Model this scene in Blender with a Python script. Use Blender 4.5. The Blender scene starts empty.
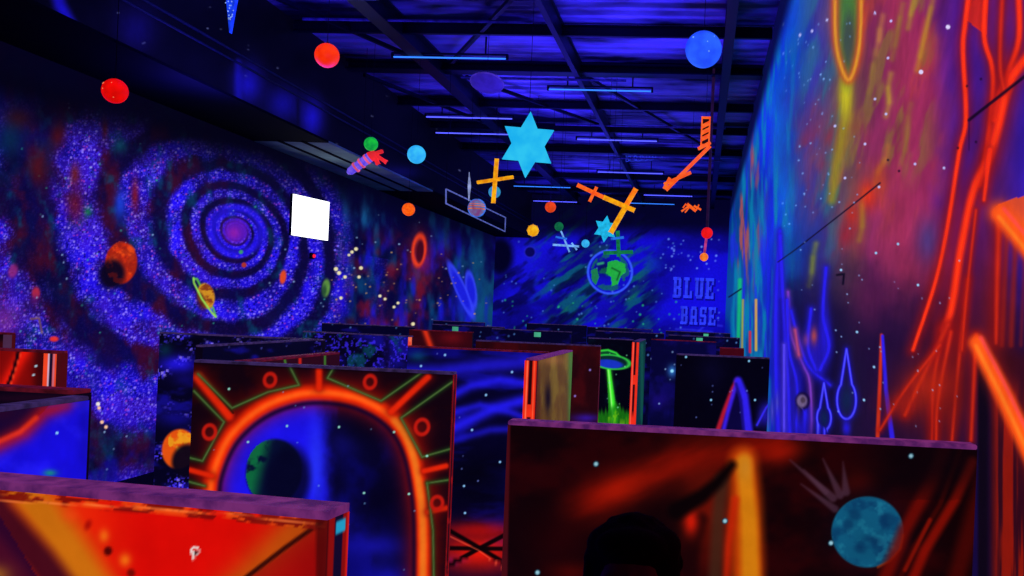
import bpy, bmesh, math, random
import numpy as np
from mathutils import Vector, Matrix

random.seed(7); np.random.seed(7)
sc = bpy.context.scene
COL = sc.collection
PI = math.pi
CZ = 2.13                       # eye height of the photographer above the floor
ROOM_L, ROOM_R, ROOM_B, ROOM_F = -6.5, 0.74, 27.7, -1.5
CEIL = CZ + 3.63
PT = 1.847                      # top of the maze partitions
SOFX, SOFZ = -5.4, CZ + 2.3     # boxed-in duct along the left wall

# ------------------------------------------------------------------ camera
F = 900.0; VP = (701.0, 318.0); PSI = math.radians(5); RHO = .042
_T = F*math.tan(PSI)
PP = (VP[0]-_T*math.cos(RHO), VP[1]-_T*math.sin(RHO))
UPV = np.array([0, 0, 1.]); R0 = np.array([math.cos(PSI), math.sin(PSI), 0]); FW = np.array([-math.sin(PSI), math.cos(PSI), 0])
RC = R0*math.cos(RHO)+UPV*math.sin(RHO); UC = -R0*math.sin(RHO)+UPV*math.cos(RHO)
EYE = np.array([0, 0, CZ])
def ray(x, y): return FW+RC*(x-PP[0])/F+UC*(PP[1]-y)/F
def on_y(x, y, Y): d = ray(x, y); return d*Y/d[1]+EYE
def on_x(x, y, X): d = ray(x, y); return d*X/d[0]+EYE
def sketch(v):                  # wall point -> coordinates of the mural sketch
    v = np.asarray(v, float)-EYE
    z = v@FW; z = np.where(z < .15, .15, z)
    return PP[0]+F*(v@RC)/z, PP[1]-F*(v@UC)/z

cam_d = bpy.data.cameras.new('camera'); cam = bpy.data.objects.new('camera', cam_d); COL.objects.link(cam)
cam_d.sensor_width = 36; cam_d.lens = F/1024*36; cam_d.clip_start = .05; cam_d.clip_end = 200
m = Matrix((RC.tolist(), UC.tolist(), (-FW).tolist())).transposed().to_4x4(); m.translation = Vector(EYE)
cam.matrix_world = m
cam_d.shift_x = (512-PP[0])/1024; cam_d.shift_y = (PP[1]-288)/1024
sc.camera = cam
sc.view_settings.view_transform = 'Standard'; sc.view_settings.look = 'None'

# ------------------------------------------------------------------ colours, materials
def lin(c):
    c = np.asarray(c, float)
    return np.where(c <= .04045, c/12.92, ((np.clip(c, 0, None)+.055)/1.055)**2.4)
def rgb(*c): return tuple(x/255 for x in c)
def L4(c): return tuple(float(x) for x in lin(np.array(c)/255))+(1.,)

def mat_base(name):
    mt = bpy.data.materials.new(name); mt.use_nodes = True
    nt = mt.node_tree; b = nt.nodes['Principled BSDF']
    return mt, nt, b
def mural_mat(name, base=.25, grain=.25):
    mt, nt, b = mat_base(name)
    a = nt.nodes.new('ShaderNodeVertexColor'); a.layer_name = 'paint'
    tc = nt.nodes.new('ShaderNodeTexCoord'); n = nt.nodes.new('ShaderNodeTexNoise'); n.inputs['Scale'].default_value = 14; n.inputs['Detail'].default_value = 4
    nt.links.new(tc.outputs['Object'], n.inputs['Vector'])
    mr = nt.nodes.new('ShaderNodeMapRange'); mr.inputs['To Min'].default_value = 1-grain; mr.inputs['To Max'].default_value = 1+grain
    nt.links.new(n.outputs['Fac'], mr.inputs['Value'])
    mx = nt.nodes.new('ShaderNodeVectorMath'); mx.operation = 'SCALE'
    nt.links.new(a.outputs['Color'], mx.inputs[0]); nt.links.new(mr.outputs[0], mx.inputs['Scale'])
    nt.links.new(mx.outputs[0], b.inputs['Emission Color']); b.inputs['Emission Strength'].default_value = 1
    sb = nt.nodes.new('ShaderNodeVectorMath'); sb.operation = 'SCALE'; sb.inputs['Scale'].default_value = base
    nt.links.new(mx.outputs[0], sb.inputs[0]); nt.links.new(sb.outputs[0], b.inputs['Base Color'])
    b.inputs['Roughness'].default_value = .65; b.inputs['Specular IOR Level'].default_value = .15
    mt.cycles.emission_sampling = 'NONE'
    return mt
MURAL = mural_mat('fluorescent_mural_paint')

def fluo(name, c, strength=1., var=.2, scale=9, c2=None, rough=.5, base=.5, sample='NONE'):
    """fluorescent paint: glows in its own colour, slightly uneven"""
    mt, nt, b = mat_base(name)
    tc = nt.nodes.new('ShaderNodeTexCoord'); n = nt.nodes.new('ShaderNodeTexNoise'); n.inputs['Scale'].default_value = scale; n.inputs['Detail'].default_value = 5
    nt.links.new(tc.outputs['Object'], n.inputs['Vector'])
    r = nt.nodes.new('ShaderNodeValToRGB'); c2 = c2 or tuple(v*(1-var*1.6) for v in c)
    r.color_ramp.elements[0].position = .35; r.color_ramp.elements[0].color = L4(c2)
    r.color_ramp.elements[1].position = .62; r.color_ramp.elements[1].color = L4(c)
    nt.links.new(n.outputs['Fac'], r.inputs['Fac'])
    nt.links.new(r.outputs['Color'], b.inputs['Emission Color']); b.inputs['Emission Strength'].default_value = strength
    s = nt.nodes.new('ShaderNodeVectorMath'); s.operation = 'SCALE'; s.inputs['Scale'].default_value = base
    nt.links.new(r.outputs['Color'], s.inputs[0]); nt.links.new(s.outputs[0], b.inputs['Base Color'])
    b.inputs['Roughness'].default_value = rough; b.inputs['Specular IOR Level'].default_value = .2
    mt.cycles.emission_sampling = sample
    return mt
def plain(name, c, rough=.7, metal=0., scale=12, var=.4, spec=.3, bump=0):
    mt, nt, b = mat_base(name)
    tc = nt.nodes.new('ShaderNodeTexCoord'); n = nt.nodes.new('ShaderNodeTexNoise'); n.inputs['Scale'].default_value = scale; n.inputs['Detail'].default_value = 5
    nt.links.new(tc.outputs['Object'], n.inputs['Vector'])
    r = nt.nodes.new('ShaderNodeValToRGB')
    r.color_ramp.elements[0].position = .3; r.color_ramp.elements[0].color = L4([v*(1-var) for v in c])
    r.color_ramp.elements[1].position = .7; r.color_ramp.elements[1].color = L4(c)
    nt.links.new(n.outputs['Fac'], r.inputs['Fac']); nt.links.new(r.outputs['Color'], b.inputs['Base Color'])
    b.inputs['Roughness'].default_value = rough; b.inputs['Metallic'].default_value = metal; b.inputs['Specular IOR Level'].default_value = spec
    if bump:
        bp = nt.nodes.new('ShaderNodeBump'); bp.inputs['Strength'].default_value = bump
        nt.links.new(n.outputs['Fac'], bp.inputs['Height']); nt.links.new(bp.outputs[0], b.inputs['Normal'])
    return mt

DARK = plain('matte_black_metal', (16, 16, 22), .6)
CORD = plain('dark_cord', (14, 12, 30), .8)
STEEL = plain('painted_dark_steel', (30, 28, 60), .45, .3)

# ------------------------------------------------------------------ mesh helpers
def link(name, me, mt, parent=None, smooth=False):
    o = bpy.data.objects.new(name, me); COL.objects.link(o)
    if mt: me.materials.append(mt)
    if parent is not None:
        o.parent = parent; off = Vector(); q = parent
        while q is not None: off = off+q.location; q = q.parent
        me.transform(Matrix.Translation(-off))
    if smooth: me.polygons.foreach_set('use_smooth', [True]*len(me.polygons))
    return o
def thing(name, label, cat, loc, group=None):
    o = bpy.data.objects.new(name, None); COL.objects.link(o); o.location = Vector([float(v) for v in loc]); o.empty_display_size = .1
    o['label'] = label; o['category'] = cat
    if group: o['group'] = group
    return o
def tag(o, label, cat, group=None):
    o['label'] = label; o['category'] = cat
    if group: o['group'] = group
    return o
def struct(o): o['kind'] = 'structure'; return o

class MB:
    def __init__(s): s.b = bmesh.new()
    def box(s, a, c, bev=0.):
        a = Vector(a); c = Vector(c); r = bmesh.ops.create_cube(s.b, size=1)
        d = c-a
        for v in r['verts']: v.co = Vector(((v.co.x+.5)*d.x+a.x, (v.co.y+.5)*d.y+a.y, (v.co.z+.5)*d.z+a.z))
        if bev:
            es = list({e for v in r['verts'] for e in v.link_edges})
            bmesh.ops.bevel(s.b, geom=es, offset=bev, segments=1, affect='EDGES')
        return s
    def bar(s, p, q, w, d, roll=(0, 1, 0), bev=0.):
        p = Vector(p); q = Vector(q); z = (q-p); l = z.length; z.normalize()
        y = Vector(roll); y = (y-z*y.dot(z)).normalized(); x = y.cross(z)
        r = bmesh.ops.create_cube(s.b, size=1)
        for v in r['verts']: c = v.co.copy(); v.co = p+x*c.x*w+y*c.y*d+z*(c.z+.5)*l
        if bev:
            es = list({e for v in r['verts'] for e in v.link_edges})
            bmesh.ops.bevel(s.b, geom=es, offset=bev, segments=1, affect='EDGES')
        return s
    def tube(s, p, q, r0, r1=None, n=12, cap=True):
        p = Vector(p); q = Vector(q); r1 = r0 if r1 is None else r1; d = q-p
        M = Matrix.Translation((p+q)/2) @ d.to_track_quat('Z', 'Y').to_matrix().to_4x4()
        bmesh.ops.create_cone(s.b, cap_ends=cap, segments=n, radius1=max(r0, 1e-4), radius2=max(r1, 1e-4), depth=d.length, matrix=M)
        return s
    def path(s, pts, r, n=6):
        for a, b in zip(pts, pts[1:]): s.tube(a, b, r, n=n)
        for p in pts[1:-1]: s.ball(p, (r, r, r), 6, 4)
        return s
    def ball(s, c, r, u=24, v=14, rot=None):
        r = (r, r, r) if not hasattr(r, '__len__') else r
        M = Matrix.Translation(Vector(c)) @ (rot.to_4x4() if rot else Matrix()) @ Matrix.Diagonal((*r, 1)); nv = s.b.verts.new; nf = s.b.faces.new
        top, bot = nv(M @ Vector((0, 0, 1))), nv(M @ Vector((0, 0, -1))); rows_ = []
        for i in range(1, v):
            f = PI*i/v; rows_.append([nv(M @ Vector((math.sin(f)*math.cos(2*PI*j/u), math.sin(f)*math.sin(2*PI*j/u), math.cos(f)))) for j in range(u)])
        for j in range(u):
            k = (j+1) % u; nf((top, rows_[0][j], rows_[0][k])); nf((bot, rows_[-1][k], rows_[-1][j]))
            for i in range(v-2): nf((rows_[i][j], rows_[i+1][j], rows_[i+1][k], rows_[i][k]))
        return s
    def prism(s, pts, y0, y1):
        """outline in x,z extruded between two depths"""
        a = [s.b.verts.new((p[0], y0, p[1])) for p in pts]; c = [s.b.verts.new((p[0], y1, p[1])) for p in pts]
        s.b.faces.new(a); s.b.faces.new(c[::-1])
        n = len(pts)
        for i in range(n): s.b.faces.new((a[i], c[i], c[(i+1) % n], a[(i+1) % n]))
        return s
    def torus(s, c, R, r, n=32, k=8, M=None):
        M = M or Matrix()
        vs = []
        for i in range(n):
            t = 2*PI*i/n; row = []
            for j in range(k):
                f = 2*PI*j/k
                p = Vector(((R+r*math.cos(f))*math.cos(t), (R+r*math.cos(f))*math.sin(t), r*math.sin(f)))
                row.append(s.b.verts.new(Vector(c)+(M @ p)))
            vs.append(row)
        for i in range(n):
            for j in range(k):
                s.b.faces.new((vs[i][j], vs[(i+1) % n][j], vs[(i+1) % n][(j+1) % k], vs[i][(j+1) % k]))
        return s
    def build(s, name, mt, parent=None, smooth=False):
        bmesh.ops.recalc_face_normals(s.b, faces=s.b.faces)
        me = bpy.data.meshes.new(name); s.b.to_mesh(me); s.b.free()
        return link(name, me, mt, parent, smooth)

# ------------------------------------------------------------------ painter (numpy, one colour per vertex)
def hash2(ix, iy, s=0):
    h = np.sin(ix*127.1+iy*311.7+s*74.7)*43758.5453
    return h-np.floor(h)
def vnoise(x, y, s=0):
    ix, iy = np.floor(x), np.floor(y); fx, fy = x-ix, y-iy
    fx = fx*fx*(3-2*fx); fy = fy*fy*(3-2*fy)
    a = hash2(ix, iy, s); b = hash2(ix+1, iy, s); c = hash2(ix, iy+1, s); d = hash2(ix+1, iy+1, s)
    return (a*(1-fx)+b*fx)*(1-fy)+(c*(1-fx)+d*fx)*fy
def fbm(x, y, s=0, o=4):
    t = 0; a = .5
    for i in range(o): t = t+a*vnoise(x*2**i, y*2**i, s+i*3.1); a *= .5
    return t/(1-.5**o)
def sstep(a, b, x):
    t = np.clip((x-a)/(b-a), 0, 1); return t*t*(3-2*t)

def curve(pts, k=6):
    P = [np.array(p, float) for p in pts]; out = []
    for i in range(len(P)-1):
        a = P[i-1] if i else 2*P[0]-P[1]; b, c = P[i], P[i+1]; d = P[i+2] if i+2 < len(P) else 2*P[-1]-P[-2]
        for t in np.linspace(0, 1, k, endpoint=False): out.append(tuple(.5*(2*b+(c-a)*t+(2*a-5*b+4*c-d)*t*t+(3*b-a-3*c+d)*t**3)))
    return out+[tuple(P[-1])]

class Paint:
    def __init__(s, x, y, base=(0, 0, 0)):
        s.x, s.y = x, y
        s.c = np.tile(np.array(base, float)/255, (len(x), 1))
    def mix(s, col, a, idx=None):
        col = np.array(col, float)/255
        if idx is None: s.c += (col-s.c)*np.clip(a, 0, 1)[:, None]
        else: s.c[idx] += (col-s.c[idx])*np.clip(a, 0, 1)[:, None]
    def add(s, col, a): s.c += np.array(col, float)/255*a[:, None]
    def n(s, sx, sy, seed=0, o=4): return fbm(s.x/sx, s.y/sy, seed, o)
    def glow(s, cx, cy, rx, ry, col, a=1., rot=0):
        c, sn = math.cos(rot), math.sin(rot); dx, dy = s.x-cx, s.y-cy
        u, v = (dx*c+dy*sn)/rx, (-dx*sn+dy*c)/ry
        s.mix(col, a*np.exp(-(u*u+v*v)*1.4))
    def disc(s, cx, cy, rx, ry, col, a=1., rot=0, soft=1.):
        c, sn = math.cos(rot), math.sin(rot); dx, dy = s.x-cx, s.y-cy
        u, v = (dx*c+dy*sn), (-dx*sn+dy*c)
        d = (np.hypot(u/rx, v/ry)-1)*min(rx, ry)
        s.mix(col, a*(1-sstep(-soft, soft, d)))
    def ring(s, cx, cy, rx, ry, w, col, a=1., rot=0, soft=.8):
        c, sn = math.cos(rot), math.sin(rot); dx, dy = s.x-cx, s.y-cy
        u, v = (dx*c+dy*sn), (-dx*sn+dy*c)
        d = np.abs(np.hypot(u/rx, v/ry)-1)*min(rx, ry)
        s.mix(col, a*(1-sstep(w/2-soft, w/2+soft, d)))
    def dist(s, pts, pad):
        xs = [p[0] for p in pts]; ys = [p[1] for p in pts]
        idx = np.nonzero((s.x > min(xs)-pad) & (s.x < max(xs)+pad) & (s.y > min(ys)-pad) & (s.y < max(ys)+pad))[0]
        X, Y = s.x[idx], s.y[idx]; d = np.full(len(idx), 1e9); w = np.zeros(len(idx)); tot = len(pts)-1
        for i in range(tot):
            (ax, ay), (bx, by) = pts[i], pts[i+1]; l2 = (bx-ax)**2+(by-ay)**2+1e-9
            t = np.clip(((X-ax)*(bx-ax)+(Y-ay)*(by-ay))/l2, 0, 1)
            e = np.hypot(X-ax-t*(bx-ax), Y-ay-t*(by-ay)); k = e < d
            d[k] = e[k]; w[k] = (i+t[k])/tot
        return idx, d, w
    def line(s, pts, w, col, a=1., soft=1., w1=None):
        """brush stroke; w1 = width at its end"""
        m = max(w, w1 or 0); idx, d, t = s.dist(pts, m+soft*2+2)
        ww = w if w1 is None else w+(w1-w)*t
        s.mix(col, a*(1-sstep(ww/2-soft, ww/2+soft, d)), idx)
    def gline(s, pts, w, col, a=1.):
        idx, d, t = s.dist(pts, w*3)
        s.mix(col, a*np.exp(-(d/w)**2), idx)
    def neon(s, pts, w, col, core=None, a=1.):
        s.gline(pts, w*1.5, [v*.6 for v in col], a*.65); s.line(pts, w, col, a, max(.7, w*.3))
        if core: s.line(pts, w*.4, core, a, max(.6, w*.2))
    def poly(s, pts, col, a=1.):
        ins = np.zeros(len(s.x), bool); n = len(pts)
        for i in range(n):
            (x0, y0), (x1, y1) = pts[i], pts[(i+1) % n]
            if y0 == y1: continue
            ins ^= ((s.y < y0) != (s.y < y1)) & (s.x < (x1-x0)*(s.y-y0)/(y1-y0)+x0)
        s.mix(col, ins*a)
    def dots(s, pts, r, col, a=1.):
        for (px, py) in pts:
            idx = np.nonzero((np.abs(s.x-px) < r+1.5) & (np.abs(s.y-py) < r+1.5))[0]
            if len(idx): s.mix(col, a*(1-sstep(r-.6, r+.7, np.hypot(s.x[idx]-px, s.y[idx]-py))), idx)
    def stars(s, n, x0, y0, x1, y1, seed, col=(150, 190, 230), r=.75, a=.85):
        g = random.Random(seed)
        for _ in range(n): s.dots([(g.uniform(x0, x1), g.uniform(y0, y1))], r*g.uniform(.6, 1.25), col, a*g.uniform(.5, 1))
    def drips(s, sx, sy, seed, lo, hi): return sstep(lo, hi, s.n(sx, sy, seed, 3))

def painted_sheet(us, vs, at, paint, sides=None):
    """grid sheet; at(U, V) -> (n,3) points; paint(Paint, points) colours it. sides = extra flat quads [(4 pts, colour)]"""
    nu, nv = len(us), len(vs)
    U, V = np.meshgrid(us, vs); P = at(U.ravel(), V.ravel())
    x, y = sketch(P); pa = Paint(x, y); paint(pa, P)
    i = np.arange(nu*nv).reshape(nv, nu)
    q = np.stack([i[:-1, :-1], i[:-1, 1:], i[1:, 1:], i[1:, :-1]], -1).reshape(-1, 4)
    C = np.clip(pa.c, 0, 1.2); k = len(P)
    for pts, c in (sides or []):
        P = np.vstack([P, np.array(pts, float)]); C = np.vstack([C, np.tile(np.array(c, float)/255, (4, 1))])
        q = np.vstack([q, [[k, k+1, k+2, k+3]]]); k += 4
    me = bpy.data.meshes.new('sheet')
    me.vertices.add(len(P)); me.vertices.foreach_set('co', P.astype(np.float32).ravel())
    me.loops.add(q.size); me.loops.foreach_set('vertex_index', q.astype(np.int32).ravel())
    me.polygons.add(len(q)); me.polygons.foreach_set('loop_start', np.arange(0, q.size, 4, dtype=np.int32))
    me.update(calc_edges=True)
    at_ = me.color_attributes.new('paint', 'FLOAT_COLOR', 'POINT')
    rgba = np.ones((len(P), 4), np.float32); rgba[:, :3] = lin(C)
    at_.data.foreach_set('color', rgba.ravel())
    return me

# ================================================================== SETTING
# ---- floor
mt, nt, b = mat_base('dark_carpet_floor')
tc = nt.nodes.new('ShaderNodeTexCoord'); vo = nt.nodes.new('ShaderNodeTexVoronoi'); vo.inputs['Scale'].default_value = 5
rp = nt.nodes.new('ShaderNodeValToRGB'); rp.color_ramp.elements[0].color = L4((30, 60, 190)); rp.color_ramp.elements[1].color = L4((6, 5, 20)); rp.color_ramp.elements[1].position = .09
nt.links.new(tc.outputs['Object'], vo.inputs['Vector']); nt.links.new(vo.outputs['Distance'], rp.inputs['Fac'])
nt.links.new(rp.outputs['Color'], b.inputs['Base Color']); b.inputs['Roughness'].default_value = .9
struct(MB().box((ROOM_L, ROOM_F, -.1), (ROOM_R, ROOM_B, 0)).build('floor', mt))

# ---- ceiling: corrugated dark deck, glossy enough to pick up the tubes
mt, nt, b = mat_base('dark_ribbed_roof_deck')
tc = nt.nodes.new('ShaderNodeTexCoord')
n1 = nt.nodes.new('ShaderNodeTexNoise'); n1.inputs['Scale'].default_value = 1.1; n1.inputs['Detail'].default_value = 6
mp = nt.nodes.new('ShaderNodeMapping'); mp.inputs['Scale'].default_value = (.55, 1.1, 1)
nt.links.new(tc.outputs['Object'], mp.inputs['Vector']); nt.links.new(mp.outputs[0], n1.inputs['Vector'])
rp = nt.nodes.new('ShaderNodeValToRGB'); rp.color_ramp.elements[0].position = .42; rp.color_ramp.elements[0].color = L4((24, 12, 50))
rp.color_ramp.elements[1].position = .6; rp.color_ramp.elements[1].color = L4((190, 160, 250))
nt.links.new(n1.outputs['Fac'], rp.inputs['Fac']); nt.links.new(rp.outputs['Color'], b.inputs['Base Color'])
b.inputs['Roughness'].default_value = .4; b.inputs['Metallic'].default_value = .2
wv = nt.nodes.new('ShaderNodeTexWave'); wv.bands_direction = 'Y'; wv.inputs['Scale'].default_value = 1.1; wv.inputs['Distortion'].default_value = .3
bp = nt.nodes.new('ShaderNodeBump'); bp.inputs['Strength'].default_value = .5; bp.inputs['Distance'].default_value = .08
nt.links.new(tc.outputs['Object'], wv.inputs['Vector']); nt.links.new(wv.outputs['Fac'], bp.inputs['Height']); nt.links.new(bp.outputs[0], b.inputs['Normal'])
struct(MB().box((ROOM_L, ROOM_F, CEIL), (ROOM_R, ROOM_B, CEIL+.1)).build('ceiling', mt))

# steelwork under the deck: two girders along the hall, joists across it
BEAM = plain('dark_blue_steelwork', (16, 14, 44), .45, .3, 3)
def i_beam(p, q, w, h):
    mbb = MB(); p = Vector(p); q = Vector(q); t = .02
    mbb.bar(p, q, w, t, (0, 0, 1)); mbb.bar(p+Vector((0, 0, h)), q+Vector((0, 0, h)), w, t, (0, 0, 1))
    side = (1, 0, 0) if abs((q-p).y) > abs((q-p).x) else (0, 1, 0)
    mbb.bar(p+Vector((0, 0, h/2)), q+Vector((0, 0, h/2)), h, t, side)
    return mbb
k = 1
for x, w in ((-3.95, .2), (.2, .12), (-1.9, .07)):
    struct(i_beam((x, ROOM_F+.01, CEIL-.27), (x, ROOM_B-.01, CEIL-.27), w, .25).build('trim_%d' % k, BEAM)); k += 1
for y, w in ((6.4, .1), (9.1, .08), (11.2, .06), (13.0, .24), (15.2, .08), (17.1, .06), (19.4, .22), (23.0, .08), (25.6, .2)):
    struct(i_beam((SOFX+.01, y, CEIL-.15), (ROOM_R-.01, y, CEIL-.15), w, .12).build('trim_%d' % k, BEAM)); k += 1
# lattice braces and conduits
for (x0, y0, x1, y1) in ((-3.7, 6.6, -1.9, 9.0), (-1.9, 9.3, -3.7, 12.6), (-3.7, 13.4, -1.9, 16.9), (-1.6, 6.5, .1, 9.0), (-5.3, 9.4, -4.1, 12.7), (-5.3, 13.4, -4.1, 17), (-1.8, 13.4, .1, 19)):
    mbb = MB().bar((x0, y0, CEIL-.12), (x1, y1, CEIL-.12), .05, .05, (0, 0, 1)); struct(mbb.build('trim_%d' % k, BEAM)); k += 1
PIPE = plain('pale_conduit', (120, 110, 170), .3, .5)
for y, x0, x1, z in ((12.75, -3.6, -1.2, .30), (18.9, -4.6, .3, .33), (16.3, -2.8, .3, .2), (10.4, -4.9, -2.1, .25)):
    struct(MB().tube((x0, y, CEIL-z), (x1, y, CEIL-z), .018).build('trim_%d' % k, PIPE)); k += 1

for (px, py), rr_ in (((200, 42), .014), ((330, 106), .016)):
    c_ = on_x(px, py, SOFX+.06); struct(MB().tube((SOFX+.06, 2, c_[2]), (SOFX+.06, ROOM_B-.02, c_[2]), rr_, n=8).build('trim_%d' % k, STEEL)); k += 1
# ---- boxed duct along the left wall
def p_soffit(p, P):
    n = p.n(30, 30, 3); p.mix((6, 4, 45), .6*n)
    p.line([(50, -30), (60, 5), (71, 26)], 12, (22, 14, 190), .9, 5)  # pillar of blue light, put into the duct's colour
    p.glow(135, 30, 26, 30, (14, 8, 110), .7)
    p.line([(238, 62), (238, 98)], 6, (26, 20, 190), .5, 3); p.glow(248, 84, 18, 24, (24, 16, 190), .8); p.glow(283, 104, 20, 22, (18, 12, 160), .75); p.glow(312, 118, 14, 24, (24, 16, 200), .85); p.line([(298, 100), (298, 130)], 3, (4, 3, 30), .7, 1.5)
    p.glow(400, 172, 26, 8, (10, 8, 90), .7)
    p.stars(60, 60, 0, 460, 200, 5, (150, 160, 230), .7, .6)
us = np.concatenate([np.linspace(ROOM_F, 5, 10), 1/np.linspace(1/5.2, 1/ROOM_B, 420)])
vs = np.linspace(SOFZ, CEIL, 90)
me = painted_sheet(us, vs, lambda U, V: np.stack([np.full_like(U, SOFX), U, V], -1), p_soffit)
so = struct(link('trim_%d' % k, me, MURAL)); k += 1
SOFD = plain('dark_duct_board', (7, 6, 22), .9, 0, 2, .3, .1); SOFP = plain('screen_lit_duct_board', (180, 215, 205), .8, 0, 2, .25)  # screen's glow put into the colour: pale stretch lit, dark ends unlit
for y0, y1, mt in ((ROOM_F, 12.4, SOFD), (12.4, 17.4, SOFP), (17.4, ROOM_B, SOFD)):
    struct(MB().box((ROOM_L, y0, SOFZ-.03), (SOFX+.015, y1, SOFZ)).build('trim_%d' % k, mt)); k += 1
for x in (-5.75, -6.1): struct(MB().box((x, 12.3, SOFZ-.045), (x+.05, 17.5, SOFZ-.028)).build('trim_%d' % k, SOFD)); k += 1

# ---- left wall: spiral galaxy
def p_left(p, P):
    x, y = p.x, p.y
    p.mix((4, 2, 30), np.ones_like(x))
    n = p.n(55, 55, 1); n2 = p.n(22, 40, 9)
    p.mix((12, 8, 110), sstep(.35, .75, n)*.7)
    p.mix((60, 10, 28), sstep(.36, .8, n2)*sstep(280, 40, x)*.8)
    p.mix((8, 50, 90), sstep(.5, .85, p.n(16, 24, 21))*.5); p.mix((20, 12, 170), sstep(330, 380, y)*sstep(.35, .65, p.n(22, 16, 23))*sstep(60, 100, x)*.8)
    # galaxy in wall metres
    c0 = on_x(236, 231, ROOM_L)
    a = (P[:, 1]-c0[1])/1.95; bb = -(P[:, 2]-c0[2])
    bb = np.where(bb > 0, bb*.93, bb*1.15)
    r = np.hypot(a, bb)+1e-4; th = np.arctan2(bb, a)
    wob = .22*(p.n(26, 26, 5)-.5)*2
    ph = np.log(r/.2)/math.log(1.47)-th/(2*PI)+wob*np.clip(r, .25, 1)
    arm = .5+.5*np.cos(2*PI*ph)
    arm = sstep(.08, .85, arm)*(.55+.45*sstep(.3, .6, p.n(18, 18, 15)))
    fade = sstep(np.where(bb > 0, 3.9, 2.7), np.where(bb > 0, 2., 1.5), r)*sstep(.05, .16, r)
    up = sstep(90, 170, y+.12*(x-100)*-1+20)
    p.mix((12, 5, 62), .7*fade*(1-arm))
    p.mix((34, 14, 246), arm*fade*(.45+.6*n2*1.4)*up*.95)
    p.mix((95, 30, 150), arm*fade*up*sstep(.45, .65, p.n(34, 34, 31))*.35*sstep(330, 120, x))
    p.mix((70, 8, 30), (1-arm)*fade*sstep(.42, .75, p.n(16, 26, 37))*.75*sstep(300, 140, x))
    p.mix((8, 80, 110), fade*sstep(.55, .85, p.n(10, 15, 41))*.55)
    # speckle
    for s, cell, th0, colr in ((1, 1.7, .6, (74, 56, 255)), (2, 2.1, .8, (120, 90, 255)), (3, 2.9, .93, (160, 140, 255)), (4, 2.6, .95, (170, 60, 190)), (5, 2.2, .9, (4, 2, 60))):
        ix, iy = np.floor(x/cell), np.floor(y/cell)
        h = hash2(ix, iy, s); jx = hash2(ix, iy, s+10); jy = hash2(ix, iy, s+20)
        d = np.hypot(x/cell-ix-.25-.5*jx, y/cell-iy-.25-.5*jy)
        p.mix(colr, (h > th0)*(1-sstep(.2, .55, d))*np.clip(arm*1.2*fade*up+.05*up, 0, 1)*.8)
    p.disc(c0[0]*0+236, 231, 13, 13, (92, 22, 190), .9, 0, 5); p.glow(234, 233, 7, 7, (150, 30, 170), .8)
    p.ring(237, 231, 24, 22, 9, (36, 20, 235), .75, 0, 4)
    p.dots([(241, 252)], 2, (60, 150, 110)); p.dots([(244, 265)], 2.5, (170, 50, 40))
    # right half of wall: dripping nebula
    wr = sstep(325, 365, x)
    p.mix((6, 3, 50), wr*.55)
    p.mix((10, 70, 120), wr*p.drips(8, 22, 61, .42, .85)*.75)
    p.mix((120, 14, 30), wr*p.drips(14, 18, 63, .38, .8)*sstep(215, 270, y)*sstep(470, 420, x)*.75)
    p.mix((14, 90, 120), sstep(440, 475, x)*p.drips(10, 24, 67, .3, .75)*sstep(225, 262, y)*.7)
    p.mix((24, 20, 220), wr*p.drips(9, 26, 69, .42, .78)*sstep(215, 262, y)*.7)
    p.glow(346, 212, 5, 16, (30, 90, 160), .5); p.glow(364, 214, 4, 14, (30, 110, 170), .6)
    p.glow(420, 255, 12, 26, (170, 20, 15), .75); p.ring(419, 250, 6, 14, 3, (235, 60, 20), .95, .1, 1.4); p.disc(420, 252, 3.6, 11, (60, 5, 15), .9, .1)
    # blue rocket
    p.glow(464, 302, 13, 22, (26, 26, 225), .7)
    for cx, cy, rx, ry, ro in ((471, 290, 4.6, 17, -.15), (461, 290, 4.6, 27, -.42)):
        p.disc(cx, cy, rx, ry, (26, 30, 215), .95, ro, 1.4); p.ring(cx, cy, rx, ry, 1.8, (56, 70, 250), .8, ro, 1)
    # planets
    p.disc(121, 263, 16, 21, (200, 44, 12), 1, .1, 1.2); p.mix((255, 90, 20), sstep(.45, .7, p.n(6, 6, 71))*(np.hypot((x-123)/14, (y-259)/18) < 1)*.6)
    p.disc(112, 274, 13, 15, (10, 3, 25), .96, .2, 4); p.mix((120, 20, 12), (np.hypot((x-121)/16, (y-263)/21) < .98)*sstep(.45, .62, p.n(5, 5, 72))*.5)
    p.line([(194, 279), (197, 279), (206, 297), (213, 308), (215.5, 316)], 2.2, (90, 190, 70), .9, .8)
    p.disc(206, 296, 8.5, 13, (205, 140, 30), 1, -.2, 1); p.mix((120, 40, 15), (np.hypot((x-206)/8, (y-296)/12) < 1)*sstep(.45, .65, p.n(5, 4, 73))*.8)
    p.disc(201, 302, 4.5, 10, (60, 15, 20), .7, -.3, 2)
    p.line([(193.5, 278), (194, 283), (202, 299), (212, 313), (216, 317)], 1.8, (150, 220, 80), 1, .7)
    p.disc(283, 277, 3.2, 7, (220, 70, 30), 1, .15, 1); p.disc(326, 288, 4, 9, (90, 140, 60), 1, .1, 1.2); p.disc(324, 291, 2.4, 6, (20, 50, 40), .7, .1, 1.5)
    p.disc(13, 271, 4.5, 7, (150, 40, 110), .8, .3, 2); p.disc(36, 293, 4, 6, (190, 40, 60), .85, 0, 1.6); p.glow(35, 300, 5, 6, (90, 20, 110), .7)
    p.line([(31, 319), (39, 318), (42, 333)], 2.2, (120, 85, 75), .8, .9); p.disc(54, 339, 4.5, 2.6, (235, 50, 40), .95, 0, 1)
    p.glow(5, 320, 22, 22, (140, 40, 120), .55)
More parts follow.
